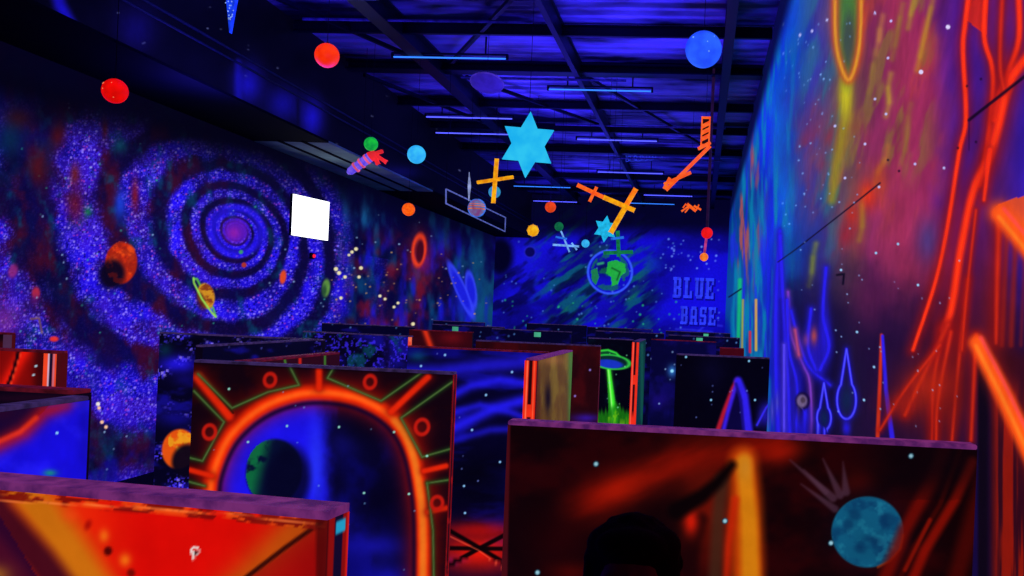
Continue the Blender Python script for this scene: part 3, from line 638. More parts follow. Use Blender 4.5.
# porthole partition
def pC(p, P):
    x, y = p.x, p.y
    p.mix((17, 3, 14), np.ones_like(x)); p.mix((36, 4, 9), sstep(.45, .7, p.n(26, 22, 4))*.6)
    inside = ((np.hypot((x-318)/104, (y-497)/106) < 1) & (y < 497)) | ((x > 212) & (x < 424) & (y >= 497))
    # window onto space
    p.mix((6, 4, 40), inside*1.); 
    p.mix((26, 18, 235), inside*np.clip(sstep(338, 312, x+(p.n(12, 20, 19)-.5)*20), 0, 1)*.97); p.mix((12, 9, 130), inside*sstep(330, 342, x)*sstep(415, 350, x)*sstep(.4, .65, p.n(30, 40, 8))*.7)
    p.glow(316, 465, 10, 52, (40, 52, 252), .85); p.glow(345, 445, 16, 20, (24, 20, 170), .6); p.glow(322, 520, 30, 20, (28, 22, 230), .85); p.glow(372, 545, 34, 14, (22, 18, 170), .8); p.glow(385, 590, 30, 30, (24, 20, 210), .8)
    p.glow(362, 428, 30, 24, (5, 3, 26), .9); p.glow(385, 500, 34, 34, (4, 2, 28), .9); p.glow(346, 470, 18, 30, (5, 4, 50), .6)
    p.disc(274, 472, 28, 33, (5, 12, 40), .97, .15, 2); 
    p.mix((14, 110, 62), (np.hypot((x-274)/28, (y-472)/33) < 1)*sstep(-4, -22, (x-274)+(y-472)*.25)*sstep(.35, .6, p.n(9, 9, 12)+.12)*.9)
    p.disc(288, 480, 22, 34, (5, 4, 34), .85, .1, 6)
    # glowing ring
    rp = [(211, 580), (210, 500), (215, 468), (231, 435), (260, 409), (295, 395), (330, 393), (365, 401), (395, 421), (412, 452), (421, 500), (423, 545), (422, 620)]; rp = curve(rp)
    p.gline(rp, 15, (170, 14, 4), .85); p.line(rp, 13, (238, 46, 6), 1, 4.5); p.line(rp, 5, (255, 96, 22), .85, 2.5)
    p.line(rp[48:], 7, (225, 120, 30), .7, 3)
    ri = [(318+(q[0]-318)*.915, 497+(q[1]-497)*.9) if q[1] < 497 else (318+(q[0]-318)*.915, q[1]) for q in rp]; p.line(ri, 4, (8, 3, 40), .8, 2.5)
    # radial bolts and green outlines
    for pts, w in (([(198, 377), (213, 396), (229, 416)], 9), ([(319, 362), (319, 388)], 6), ([(428, 377), (391, 412)], 6), ([(446, 466), (424, 471)], 5), ([(190, 470), (212, 476)], 5), ([(446, 508), (428, 512)], 5)):
        p.gline(pts, w, (130, 10, 5), .7); p.line(pts, w, (225, 36, 8), .95, w*.35)
    p.line([(202, 378), (218, 396), (233, 413)], 2, (20, 4, 8), .7, .8)
    G = (58, 92, 40)
    for pts in ([(288, 363), (299, 385), (268, 392), (232, 408), (198, 374)], [(194, 391), (224, 422), (202.5, 461), (186, 457)], [(186, 481), (205, 486)], [(337, 362), (327.5, 378), (381, 401), (424, 371)], [(452, 382), (401, 418), (422, 457), (450, 449)], [(428, 483), (448, 480)], [(427, 483), (433, 530), (434, 590)]):
        p.gline(pts, 3, (24, 60, 20), .6); p.line(pts, 2, G, .85, .9); p.line(pts, .7, (110, 125, 80), .45, .5)
    for cx, cy, rr in ((270, 380, 5.5), (370, 382, 5.5), (209.5, 432, 6), (422, 427, 6.5), (437, 503, 5.5)):
        p.glow(cx, cy, rr*2, rr*2, (90, 10, 10), .5); p.ring(cx, cy, rr, rr*1.15, 3.4, (190, 24, 14), .95, .2, 1.2)
    p.dots([(339, 427), (364, 493), (394, 432), (427, 456), (409, 494), (287, 426), (229, 389), (248, 442)], 1.1, (150, 230, 210)); p.stars(14, 200, 380, 440, 570, 61, (120, 180, 230), .8)
    p.mix((3, 2, 10), sstep(366, 361, y-.045*(x-195))*.7)
r = panel('porthole partition with glowing orange arch ring and green planet view', -2.262, -1.07, 3.865, .06, pC, 280, 230, CZ-1.25, CAPD, (40, 5, 10), right=(60, 6, 12))
def pCe(p, P):
    v = (P[:, 1]-3.865)/.06; p.mix((110, 12, 18), np.ones_like(p.x)); p.mix((14, 6, 16), sstep(.32, .4, v)*sstep(.68, .6, v)); p.mix((170, 20, 20), sstep(.6, .7, p.n(4, 12, 3))*.6)
board(r, (-1.0695, 3.865), (0, .06), (-.004, 0), pCe, 12, 120, CZ-1.2, (90, 10, 12), 'end_face')

# blue partition at the left edge, running along the hall
def pD(p, P):
    x, y = p.x, p.y
    p.mix((20, 12, 215), np.ones_like(x)); p.mix((36, 30, 250), sstep(.45, .7, p.n(30, 30, 2))*.6)
    p.poly([(-300, 380), (70, 385), (50, 405), (30, 425), (0, 440), (-300, 560)], (14, 4, 34), .92); p.glow(0, 410, 26, 16, (50, 6, 30), .6)
    p.gline([(-60, 470), (0, 444), (24, 432), (44, 412), (64, 404)], 9, (180, 18, 20), .8); p.line([(-60, 466), (0, 441), (20, 432), (36, 418)], 5, (230, 50, 20), .8, 2.4)
    p.glow(60, 404, 30, 5, (90, 30, 120), .5); p.glow(50, 473, 8, 4, (20, 140, 120), .9); p.glow(84, 430, 8, 60, (14, 8, 150), .5); p.dots([(57, 433)], 1.3, (150, 220, 255))
ypanel('bright blue partition with a red curve at the left edge', -1.655, 1.3, 2.325, .05, pD, 220, 130, CZ-.65, CAPD)
panel('plain black partition behind the bright blue one at left', -2.9, -1.78, 2.43, .08, lambda p, P: (p.mix((8, 3, 18), np.ones_like(p.x)), p.glow(30, 398, 60, 5, (60, 10, 40), .4)), 40, 30, CZ-.6, CAPR)
# red partition further left
def pE(p, P):
    x, y = p.x, p.y
    p.mix((120, 8, 8), np.ones_like(x)); p.mix((36, 4, 10), sstep(28, 40, x)*.75); p.gline([(24, 352), (2, 392)], 7, (235, 24, 10), .95); p.gline([(-20, 350), (-10, 392)], 8, (150, 10, 8), .7); p.line([(19, 350), (14, 370), (6, 390)], 4, (20, 3, 12), .95, 1)
    p.line([(22, 350), (9, 390)], 1.4, (255, 60, 30), .8, .6); p.dots([(34, 375), (36, 366)], 1, (180, 220, 240))
rE = panel('small red striped partition with white-lined end at the left edge', -3.9, -3.0, 4.0, .05, pE, 90, 60, CZ-.6, CAPR, right=(70, 8, 14))
def postE(p, P):
    v = (P[:, 0]+3.055)/.06; p.mix((235, 66, 34), np.ones_like(p.x)); p.mix((20, 8, 40), sstep(.36, .46, v)*sstep(.74, .62, v)); p.mix((200, 200, 240), sstep(.24, .32, v)*sstep(.46, .38, v)*.8); p.mix((190, 120, 160), sstep(.66, .74, v)*sstep(.9, .82, v)*.7)
post(rE, -3.06, -2.995, 3.968, postE)
rF = panel('dark partition with pale teal end post at far left', -5.2, -4.44, 5.45, .05, lambda p, P: (p.mix((14, 3, 12), np.ones_like(p.x)), p.glow(4, 345, 16, 6, (70, 8, 14), .8)), 40, 30, CZ-.6, CAPR)
post(rF, -4.46, -4.40, 5.418, lambda p, P: (p.mix((70, 40, 70), np.ones_like(p.x)), p.line([(25.5, 325), (25.5, 360)], 2.4, (70, 140, 150), .9, .8)))
# continuation behind the porthole partition
def pI(p, P):
    p.mix((40, 6, 16), np.ones_like(p.x)); p.line([(282, 345), (286, 366)], 2, (62, 122, 40)); p.line([(300, 345), (300, 366)], 3, (190, 30, 12)); p.line([(325, 345), (325, 366)], 2, (62, 122, 40))
ypanel('dark red partition running back from the porthole partition', -2.06, 3.95, 5.02, .06, pI, 110, 40, CZ-.5, CAPR)
def galaxy_dim(p, P, seed=3):
    p.mix((5, 3, 30), np.ones_like(p.x)); p.mix((20, 14, 150), sstep(.5, .72, p.n(30, 14, seed))*.75); p.stars(24, 150, 330, 420, 420, seed, (110, 110, 250), .8)
ypanel('dark blue partition running back left of the porthole partition', -2.915, 5.07, 6.6, .045, lambda p, P: galaxy_dim(p, P, 4), 110, 60, CZ-.7, CAPD)
def pJ(p, P):
    galaxy_dim(p, P, 5); p.glow(178, 364, 22, 10, (34, 22, 235), .9); p.glow(186, 380, 14, 8, (16, 10, 110), .7); p.line([(150, 340), (200, 342)], 6, (3, 2, 16), .8, 3); p.glow(176, 418, 20, 10, (20, 14, 150), .7); p.glow(165, 350, 8, 8, (10, 60, 80), .5); p.dots([(200, 350)], 2, (235, 60, 30))
    for sd, cell, th0, colr in ((1, 1.8, .7, (74, 56, 255)), (3, 2.6, .9, (150, 130, 255))):
        ix, iy = np.floor(p.x/cell), np.floor(p.y/cell); p.mix(colr, (hash2(ix, iy, sd) > th0)*sstep(.45, .7, p.n(20, 12, 5))*.8)
    p.disc(179, 449, 17, 20, (225, 80, 16), 1, .2, 1.3); p.mix((235, 165, 30), (np.hypot((p.x-181)/13, (p.y-441)/11) < 1)*sstep(.4, .65, p.n(6, 5, 7))*.8); p.disc(187, 461, 15, 17, (8, 4, 24), .95, .3, 3)
panel('starry dark blue partition standing left before the galaxy wall', -4.16, -2.86, 6.62, .06, pJ, 190, 200, CZ-1.55, CAPD)
def pL(p, P):
    galaxy_dim(p, P, 8); p.mix((60, 40, 250), sstep(.62, .72, p.n(2.2, 2.2, 6, 2))*.7); p.mix((10, 70, 90), sstep(.55, .7, p.n(10, 14, 16))*.7); p.line([(387, 334), (387, 370)], 6, (10, 4, 40), .7, 3)
rL = panel('speckled blue partition with thin orange end post', -3.78, -2.715, 8.3, .05, pL, 140, 60, CZ-.7, CAPD)
post(rL, -2.735, -2.70, 8.265, lambda p, P: (p.mix((225, 70, 50), np.ones_like(p.x)), p.mix((250, 150, 110), sstep(.4, .6, p.n(4, 4, 2))*.5)))
def pL2(p, P): p.mix((44, 5, 14), np.ones_like(p.x)); p.gline([(424, 328), (432, 350)], 3, (230, 50, 20), .9); p.glow(452, 338, 16, 8, (110, 12, 20), .7)
panel('dark red partition with one orange stroke beyond the blue nebula one', -3.5, -2.72, 10.6, .06, pL2, 80, 40, CZ-.7, CAPR)
# blue comet partition
def pM(p, P):
    x, y = p.x, p.y
    p.mix((5, 3, 36), np.ones_like(x)); p.mix((12, 9, 120), sstep(.42, .68, p.n(50, 16, 3))*.85)
    for pts, w, a in (([(400, 372), (440, 372), (480, 366), (525, 362)], 8, .7), ([(440, 402), (470, 386), (500, 380), (530, 384)], 5, .8), ([(445, 432), (470, 420), (495, 408), (525, 400)], 6, .9), ([(455, 412), (480, 405), (510, 412), (530, 420)], 4, .7), ([(455, 440), (490, 430), (530, 428)], 4, .6)):
        p.gline(pts, w, (34, 26, 240), a)
    p.glow(418, 356, 10, 6, (10, 70, 110), .7); p.glow(480, 480, 60, 34, (3, 2, 16), .9)
    p.glow(480, 552, 52, 24, (225, 22, 8), .95); p.glow(480, 530, 44, 9, (190, 14, 10), .7)
    p.mix((20, 3, 6), sstep(590, 600, y))
    for pts in ([(445, 528), (480, 548), (520, 572)], [(520, 527), (480, 548), (440, 570)], [(440, 548), (520, 549)]): p.line(pts, 4.4, (10, 2, 6), .97, 1)
    p.line([(445, 534), (478, 550), (510, 573)], 1.2, (255, 90, 60), .6, .6)
    p.dots([(464, 486), (465, 513), (421, 366), (445, 355), (486, 395), (472, 430), (512, 372), (500, 462)], 1.1, (140, 200, 250)); p.stars(16, 400, 350, 525, 560, 71, (130, 150, 250), .7)
panel('blue nebula partition with red grid glow beside the porthole partition', -2.07, -1.06, 6.25, .06, pM, 190, 230, CZ-1.75, CAPR)
def pN(p, P):
    x, y = p.x, p.y
    p.mix((92, 62, 22), np.ones_like(x)); p.mix((124, 100, 34), sstep(.4, .7, p.n(7, 30, 3))*.7); p.glow(548, 398, 4, 18, (20, 10, 14), .95); p.mix((70, 26, 14), sstep(543, 537, x)*.7); p.gline([(571, 352), (571, 420)], 3, (60, 120, 50), .8); p.glow(552, 360, 14, 6, (170, 110, 60), .5)
rN = ypanel('olive yellow partition with orange framed end post', -.955, 5.3, 6.75, .075, pN, 90, 110, CZ-.9, CAPL)
def pNe(p, P):
    v = (P[:, 0]+1.03)/.075; z = (PT-P[:, 2])
    p.mix((235, 46, 22), np.ones_like(p.x)); p.mix((40, 4, 10), sstep(.33, .4, v)*sstep(.68, .61, v)*(np.abs(z-.31) > .035)); p.mix((255, 130, 90), sstep(.16, .2, v)*sstep(.3, .26, v)*.7); p.mix((120, 10, 14), sstep(.93, 1, v)); p.mix((255, 120, 80), sstep(.74, .78, v)*sstep(.86, .82, v)*.6)
post(rN, -1.03, -.955, 5.268, pNe)
def pO(p, P): p.mix((34, 5, 12), np.ones_like(p.x)); p.mix((70, 8, 14), sstep(.45, .7, p.n(20, 30, 3))*.6); p.glow(586, 418, 16, 5, (50, 20, 150), .9); p.dots([(575, 396), (590, 370)], 1, (140, 120, 220))
panel('plain dark red partition behind the olive one', -2.02, -.885, 8.0, .06, pO, 190, 90, CZ-.95, CAPD, (80, 20, 30))
# flying saucer partition
def pP(p, P):
    x, y = p.x, p.y
    p.mix((3, 3, 16), np.ones_like(x)); p.mix((6, 20, 40), sstep(.5, .7, p.n(12, 12, 2))*.5)
    p.poly([(607, 367), (610, 367), (619, 424), (609, 424)], (40, 200, 30), .55); p.gline([(608.5, 367), (615, 424)], 2.4, (70, 255, 50), .95); p.line([(608, 366), (613.5, 424)], 1.2, (170, 255, 140), .8, .6)
    p.disc(606, 357, 12, 7, (10, 70, 40), .95, .12, 1); p.line([(594, 357), (599, 351), (608, 350), (616, 353), (620, 357)], 2, (50, 210, 60), .95, .8)
    p.disc(611, 362, 18.5, 7, (8, 40, 40), .9, .1, .8); p.disc(609, 364, 14, 4.5, (24, 50, 200), .95, .1, 1); p.ring(611, 362, 18.5, 7, 1.5, (50, 205, 70), .9, .1, .8)
    g = y-(414-6*np.abs(np.sin(x*.9))*vnoise(x*.7, x*0+3)-8*np.exp(-((x-616)/5)**2)); p.mix((24, 125, 18), sstep(-5, 3, g)*.8); p.mix((120, 190, 20), sstep(3, 9, g)*sstep(.4, .65, p.n(3, 4, 9))*.7)
    p.stars(8, 600, 345, 632, 410, 81, (120, 220, 160), .7)
r = panel('black partition painted with a green flying saucer and its beam', -1.3, -.775, 10.45, .06, pP, 110, 150, CZ-1.2, CAPD)
def pQe(p, P):
    v = (P[:, 0]+.735)/.075; z = PT-P[:, 2]
    p.mix((235, 44, 26), np.ones_like(p.x)); k = (np.abs(np.mod(z, .47)-.42) > .05); p.mix((44, 5, 16), sstep(.3, .4, v)*sstep(.7, .6, v)*k); p.mix((255, 120, 100), sstep(.1, .16, v)*sstep(.3, .24, v)*.6)
rQ = ypanel('narrow teal partition with tall orange end post', -.66, 9.82, 11.0, .075, lambda p, P: (p.mix((10, 44, 52), np.ones_like(p.x)), p.gline([(642, 345), (642, 420)], 2, (20, 90, 70), .7)), 30, 90, CZ-1.1, CAPD)
post(rQ, -.735, -.66, 9.788, pQe)
def pS(p, P): p.mix((6, 4, 48), np.ones_like(p.x)); p.mix((14, 8, 90), sstep(.45, .7, p.n(14, 14, 2))*.8); p.glow(672, 371, 5, 7, (50, 120, 200), .9); p.dots([(672, 371)], 1.6, (150, 230, 255)); p.glow(660, 400, 14, 10, (24, 10, 110), .7); p.stars(8, 648, 345, 680, 425, 91)
panel('deep blue partition with one pale star right of the saucer partition', -.6, .2, 11.1, .06, pS, 110, 90, CZ-1.1, CAPR)
panel('short dark red partition close to the right wall', .2, .44, 9.0, .06, lambda p, P: (p.mix((60, 5, 14), np.ones_like(p.x)), p.line([(751, 340), (751, 360)], 3, (210, 30, 24), .8)), 30, 30, CZ-.7, CAPR)
def pR(p, P):
    x, y = p.x, p.y
    p.mix((3, 2, 16), np.ones_like(x)); p.glow(712, 372, 16, 20, (8, 6, 40), .7)
    p.poly([(733, 388), (738, 382), (746, 440), (716, 440)], (10, 5, 60), .9)
    p.line([(716, 436), (724, 412), (733, 388), (737, 380)], 5, (190, 24, 50), .9, 1.8, 4); p.line([(722, 436), (728, 412), (735, 388), (738, 381)], 4, (60, 30, 235), .9, 1.8)
    p.line([(738, 381), (744, 396), (749, 436)], 8, (48, 32, 240), .95, 2.5, 9); p.line([(736, 384), (741, 400), (744, 436)], 3, (20, 10, 110), .7, 1.5)
    p.glow(765, 415, 8, 14, (34, 24, 190), .8); p.neon([(757, 425), (766, 408), (772, 400)], 2, (50, 40, 230))
    p.dots([(686, 357), (711, 400), (755, 400), (749, 361)], 1.1, (130, 200, 240)); p.stars(10, 680, 360, 768, 420, 95, (110, 130, 230), .7)
panel('black partition painted with a glowing violet peak', -.178, .54, 7.0, .06, pR, 180, 130, CZ-.98, CAPD)
# far rows of partitions, seen as dark tops with bright scraps
g = random.Random(3)
far = [(-5.2, -3.9, 12.0, 'dark partition before the galaxy wall, second row from back'), (-4.4, -3.2, 14.5, 'dark blue partition in the far left of the maze'), (-3.1, -1.9, 13.2, 'dark blue partition with green marks in the far middle'), (-1.75, -.6, 15.0, 'dark partition with pale green scrap on its top edge'), (-.5, .62, 14.2, 'deep blue partition with two white scraps in far right'), (-5.6, -4.5, 18.5, 'small far dark partition below the blue rocket mural'), (-2.4, -1.0, 19.0, 'small far dark partition under the round earth mural'), (-.7, .6, 18.2, 'small far dark partition under the blue lettering'), (-4.0, -2.6, 20.5, 'farthest dark partition before the black planet mural')]
SCR = fluo('bright_tape_scrap', (70, 170, 130), 1, .1)
for i, (x0, x1, y, lb) in enumerate(far):
    def pf(p, P, i=i): p.mix((4, 3, 34), np.ones_like(p.x)); p.mix((14, 10, 110), sstep(.48, .7, p.n(16, 5, i))*.8); p.stars(10, p.x.min(), p.y.min(), p.x.max(), p.y.min()+40, i+200, (90, 150, 230), .9)
    r = panel(lb, x0, x1, y, .06, pf, 110, 50, CZ-.9, CAPD)
    for q in range(1 if i in (1, 2, 4, 7) else 0):
        xx = g.uniform(x0+.1, x1-.1); MB().box((xx, y-.006, PT-.1), (xx+.1, y, PT-.03)).build('tape_mark', SCR, r)

# ================================================================== CEILING LIGHTS
def tube_mat(name, col, s):
    mt, nt, b = mat_base(name); b.inputs['Base Color'].default_value = (.02, .02, .1, 1); b.inputs['Emission Color'].default_value = col; b.inputs['Emission Strength'].default_value = s
    n = nt.nodes.new('ShaderNodeTexNoise'); n.inputs['Scale'].default_value = 3; r = nt.nodes.new('ShaderNodeMapRange'); r.inputs['To Min'].default_value = s*.8; r.inputs['To Max'].default_value = s*1.2
    nt.links.new(n.outputs['Fac'], r.inputs['Value']); nt.links.new(r.outputs[0], b.inputs['Emission Strength'])
    return mt
UV = tube_mat('ultraviolet_tube_glow', (.08, .09, 1., 1), 2.); UV2 = tube_mat('bluish_tube_glow', (.03, .2, 1., 1), 1.5)
rows = [(-5.3, 9.57, 'left'), (-4.3, 11.8, 'left'), (-2.5, 9.45, 'middle'), (-2.45, 13.38, 'middle'), (-5.0, 15.5, 'left'), (-5.3, 16.9, 'left'), (-2.55, 17.2, 'middle'), (-2.6, 21.1, 'middle'), (-1.75, 24.9, 'right'), (-2.3, 26.8, 'right'), (-5.2, 23.9, 'left'), (-5.3, 27.0, 'left')]
rows = [(max(x, SOFX+.15), y, s) for x, y, s in rows]
cnt = {}
for x, y, s in sorted(rows, key=lambda q: q[1]):
    cnt[s] = cnt.get(s, 0)+1; n = ['nearest', 'second', 'third', 'fourth', 'fifth', 'sixth', 'seventh'][cnt[s]-1]
    z = CZ+3.33
    r = thing('tube_light', '%s tube light of the %s row, thin glowing blue tube under the dark ceiling' % (n, s), 'light', (x+.8, y, z), 'ultraviolet tube lights')
    L = 1.6 if y < 24 else 1.4
    MB().box((x, y-.015, z+.05), (x+L, y+.015, z+.075), .004).box((x+.3, y-.01, z+.07), (x+.32, y+.01, CEIL)).box((x+L-.32, y-.01, z+.07), (x+L-.3, y+.01, CEIL)).build('housing', STEEL, r); hs = r.children[0]
    MB().tube((x+.03, y, z+.012), (x+L-.03, y, z+.012), .0105).build('tube', UV2 if (cnt[s] % 3 == 2) else UV, r, True)
    for xe in (x, x+L-.03): MB().box((xe, y-.016, z-.006), (xe+.03, y+.016, z+.055)).build('end_cap', DARK, hs)

# ================================================================== WALL MONITOR
SCRM, nt, b = mat_base('lit_white_screen'); b.inputs['Base Color'].default_value = (.8, .8, .8, 1); b.inputs['Emission Color'].default_value = (.95, .97, 1, 1); b.inputs['Emission Strength'].default_value = 2.2
n = nt.nodes.new('ShaderNodeTexNoise'); rr = nt.nodes.new('ShaderNodeMapRange'); rr.inputs['To Min'].default_value = 2.1; rr.inputs['To Max'].default_value = 2.4; nt.links.new(n.outputs['Fac'], rr.inputs['Value']); nt.links.new(rr.outputs[0], b.inputs['Emission Strength'])
q = [on_x(294.5, 194, -6.32), on_x(290, 235, -6.32)]
za = q[0][2]; zb = q[1][2]; ya = (q[0][1]+q[1][1])/2
r = thing('wall_monitor', 'bright white lit screen mounted on the galaxy wall', 'screen', (ROOM_L+.1, ya+.5, zb), None)
# turned a little toward the room: far end stands further off the wall
e = on_y(328.5, 221, ya+.95); ex, ey = float(e[0]), ya+.95
nx, ny = (ey-ya), -(ex+6.32); nl = math.hypot(nx, ny); nx /= nl; ny /= nl
def quad_slab(mbb, x0, y0, x1, y1, z0, z1, d0, d1):
    vs = [mbb.b.verts.new((x+nx*d, y+ny*d, z)) for d in (d0, d1) for (x, y, z) in ((x0, y0, z0), (x1, y1, z0), (x1, y1, z1), (x0, y0, z1))]
    for f in ((0, 1, 2, 3), (7, 6, 5, 4), (0, 4, 5, 1), (1, 5, 6, 2), (2, 6, 7, 3), (3, 7, 4, 0)): mbb.b.faces.new([vs[i] for i in f])
    return mbb
quad_slab(MB(), -6.32, ya, ex, ey, zb, za, -.05, -.002).build('casing', DARK, r); cs = r.children[0]
quad_slab(MB(), -6.32, ya, ex, ey, zb+.004, za-.004, -.002, .004).build('screen', SCRM, cs)
MB().bar((ROOM_L, ya+.5, (za+zb)/2), ((-6.32+ex)/2-.03, ya+.5, (za+zb)/2), .12, .12, (0, 0, 1)).build('wall_bracket', DARK, r)
p = on_x(314, 256, ROOM_L+.05); r = thing('sensor_unit', 'tiny red glowing sensor light below the bright screen', 'sensor', (ROOM_L+.02, p[1], p[2]))
MB().box((ROOM_L-.01, p[1]-.07, p[2]-.05), (ROOM_L+.04, p[1]+.07, p[2]+.05), .01).build('casing', DARK, r)
MB().ball((ROOM_L+.05, p[1], p[2]), .03, 12, 8).build('lamp', fluo('red_lamp', (255, 30, 60), 1.3, .1), r, True)

# ================================================================== HANGING MODELS
def cord(r, p, z0, rad=.003, name='cord', mt=CORD): return MB().tube((p[0], p[1], z0), (p[0], p[1], CEIL), rad, n=6).build(name, mt, r)
HG = 'planets hung from the ceiling'
def hang_ball(label, px, py, rp, Y, c, c2=None, name='hanging_ball', s=1., scale=9, rad=.003):
    p = on_y(px, py, Y); R = rp*Y/F*.99
    r = thing(name, label, 'ball', (p[0], p[1], p[2]), HG)
    MB().ball(p, R, 40, 24).build('sphere', fluo('fluorescent_ball_%s' % label.split()[0], c, s, .12, scale/R*.1, c2, base=.35), r, True)
    MB().tube((p[0], p[1], p[2]+R*.97), (p[0], p[1], p[2]+R*1.1), .012, n=8).build('hook', DARK, r)
    cord(r, p, p[2]+R*1.08, rad)
    return r, p, R
def specks(r, p, R, n, seed, c, rr=.05):
    g = random.Random(seed); mt = fluo('paint_spots', c, 1, .1)
    for _ in range(n):
        v = Vector((g.uniform(-1, 1), -1, g.uniform(-1, 1))).normalized(); MB().ball(Vector(p)+v*R, R*rr*g.uniform(.6, 1.2), 8, 6).build('paint_spot', mt, r.children[0], True)
a = hang_ball('red glowing ball at upper left, nearest hanging planet', 115, 91, 13, 6.5, (245, 10, 4)); specks(a[0], a[1], a[2], 5, 1, (255, 130, 90), .06)
hang_ball('orange glowing ball high up left of the big star', 327, 55.5, 12.6, 8.6, (255, 56, 4), (235, 36, 2))
a = hang_ball('large mottled blue ball hanging near the right wall', 703.5, 49.5, 18.3, 9.0, (44, 100, 245), (30, 66, 240), scale=8); specks(a[0], a[1], a[2], 4, 2, (120, 170, 255), .05)
hang_ball('small green ball above the toy rocket', 371, 144, 7.2, 12.2, (24, 190, 60), (10, 130, 60))
hang_ball('cyan ball right of the toy rocket', 416.5, 154.5, 9.4, 12.0, (60, 195, 240), (36, 160, 240), scale=9)
hang_ball('orange ball hanging before the left wall flame mural', 408.5, 209.5, 6.6, 15, (255, 104, 14), (235, 70, 10), scale=30)
hang_ball('small teal ball behind the yellow cross', 494.5, 192, 6.2, 14.5, (50, 150, 170), (40, 110, 200))
hang_ball('small orange red ball between the stars', 550.5, 207, 5.6, 15.5, (240, 70, 20))
r, p, R = hang_ball('yellow ball with stubby knobs', 533, 230.5, 5.9, 15, (250, 190, 20), (225, 140, 10))
KN = fluo('yellow_knobs', (230, 150, 20))
for t in range(8):
    v = Vector((math.cos(t*PI/4), -.2, math.sin(t*PI/4)))*R; MB().tube(Vector(p)+v*.9, Vector(p)+v*1.1, .012, .008, n=6).build('knob', KN, r)
hang_ball('small dark green ball above the pale satellite', 559, 226.5, 4.6, 14.4, (16, 110, 60), (10, 80, 60))
hang_ball('tiny cyan ball right of the pale satellite', 585.5, 243.5, 4.1, 14.6, (60, 190, 235), (40, 150, 225))
# striped planet with rim
r, p, R = hang_ball('small striped planet ball with blue rim by the wire frame', 476.8, 208, 8.6, 14, (90, 120, 170), (120, 60, 120), scale=12)
mbb = MB()
for zz, w in ((.18, .09), (-.15, .12), (.42, .06)):
    rr2 = R*math.sqrt(1-zz*zz); mbb.torus((p[0], p[1], p[2]+R*zz), rr2, R*w*.6, 40, 6)
mbb.build('stripes', fluo('orange_stripes', (225, 110, 60)), r, True)
MB().torus(p, R*1.02, R*.1, 40, 6, Matrix.Rotation(PI/2, 3, 'X')).build('rim', fluo('blue_rim', (60, 120, 240)), r, True)
# red ball with orange ball on one rod
p = on_y(707, 233, 13); q = on_y(704, 257, 13); r = thing('planet_mobile', 'red ball with pink stick and small orange ball below', 'mobile', p, HG)
MB().ball(p, 5.7*13/F, 32, 18).build('upper_ball', fluo('mobile_red', (245, 22, 20), 1, .1), r, True)
MB().ball(q, 4.2*13/F, 32, 18).build('lower_ball', fluo('mobile_orange', (250, 140, 40), 1, .1, 20, (220, 80, 20)), r, True)
MB().tube(p, q, .018, n=8).build('stick', fluo('mobile_pink', (200, 60, 130)), r)
MB().tube((p[0], p[1], p[2]+.05), (p[0], p[1], CEIL), .022, n=8).build('rod', fluo('dim_brown_rod', (34, 12, 50)), r)
# six pointed stars
def star_pts(cx, cz, R, rot=0., sx=1., n=6, inner=.577):
    return [(cx+sx*(R if i % 2 == 0 else R*inner)*math.sin(rot+PI*i/n), cz+(R if i % 2 == 0 else R*inner)*math.cos(rot+PI*i/n)) for i in range(2*n)]
def hang_star(label, px, py, Rp, Y, mt, rot=0., sx=1., th=.03):
    p = on_y(px, py, Y); R = Rp*Y/F; r = thing('hanging_star', label, 'star', p, 'stars hung from the ceiling')
    MB().prism(star_pts(p[0], p[2], R, rot, sx), p[1]-th/2, p[1]+th/2).build('star_board', mt, r)
    cord(r, p, p[2]+R*.9); return r, p, R
STAR = fluo('cyan_star_paint', (46, 196, 240), 1.0, .1, 5, (22, 172, 236), base=.15)
hang_star('large cyan six pointed star in the middle of the ceiling', 528, 144.8, 33.5, 9.2, STAR, .05, .87)
hang_star('small cyan six pointed star beside the green cross', 605.5, 229, 13.6, 13.5, fluo('small_cyan_star', (30, 190, 235), 1, .1, 20), .1, .9)
# blue spiky star, only its lower point in frame
p = on_y(234, -48, 6.6); R = 85*6.6/F; r = thing('hanging_star', 'blue dotted spike star hanging at the top edge', 'star', p, 'stars hung from the ceiling')
MB().prism(star_pts(p[0], p[2], R, PI/4*0, .62, 4, .27), p[1]-.02, p[1]+.02).build('star_board', fluo('deep_blue_star', (24, 66, 240), 1, .15, 20), r)
g = random.Random(5); mbb = MB()
for k2 in range(46):
    t = g.uniform(0, .85); w = .19*R*.9*(1-t)
    for sgn in (1, -1): mbb.ball((p[0]+g.uniform(-w, w), p[1]-.022, p[2]+sgn*t*R), .0055, 6, 4)
mbb.build('paint_dots', fluo('pale_dots', (150, 190, 255)), r)['kind'] = 'stuff'; cord(r, p, p[2]+R*.9)
# purple flying disc
p = on_y(487, 83, 11); r = thing('hanging_saucer', 'dim purple flat disc hanging under the ceiling beam', 'saucer', p, HG)
mbb = MB(); mbb.ball(p, (17*11/F, 17*11/F, .055), 40, 16, Matrix.Rotation(math.radians(-22), 3, 'X')); mbb.build('disc', fluo('dim_purple', (48, 28, 158), 1, .1), r, True)
MB().torus(p, 17*11/F*.97, .012, 40, 6, Matrix.Rotation(math.radians(-22), 3, 'X')).build('rim', fluo('dim_purple_rim', (70, 46, 175)), r, True); cord(r, p, p[2]+.04)

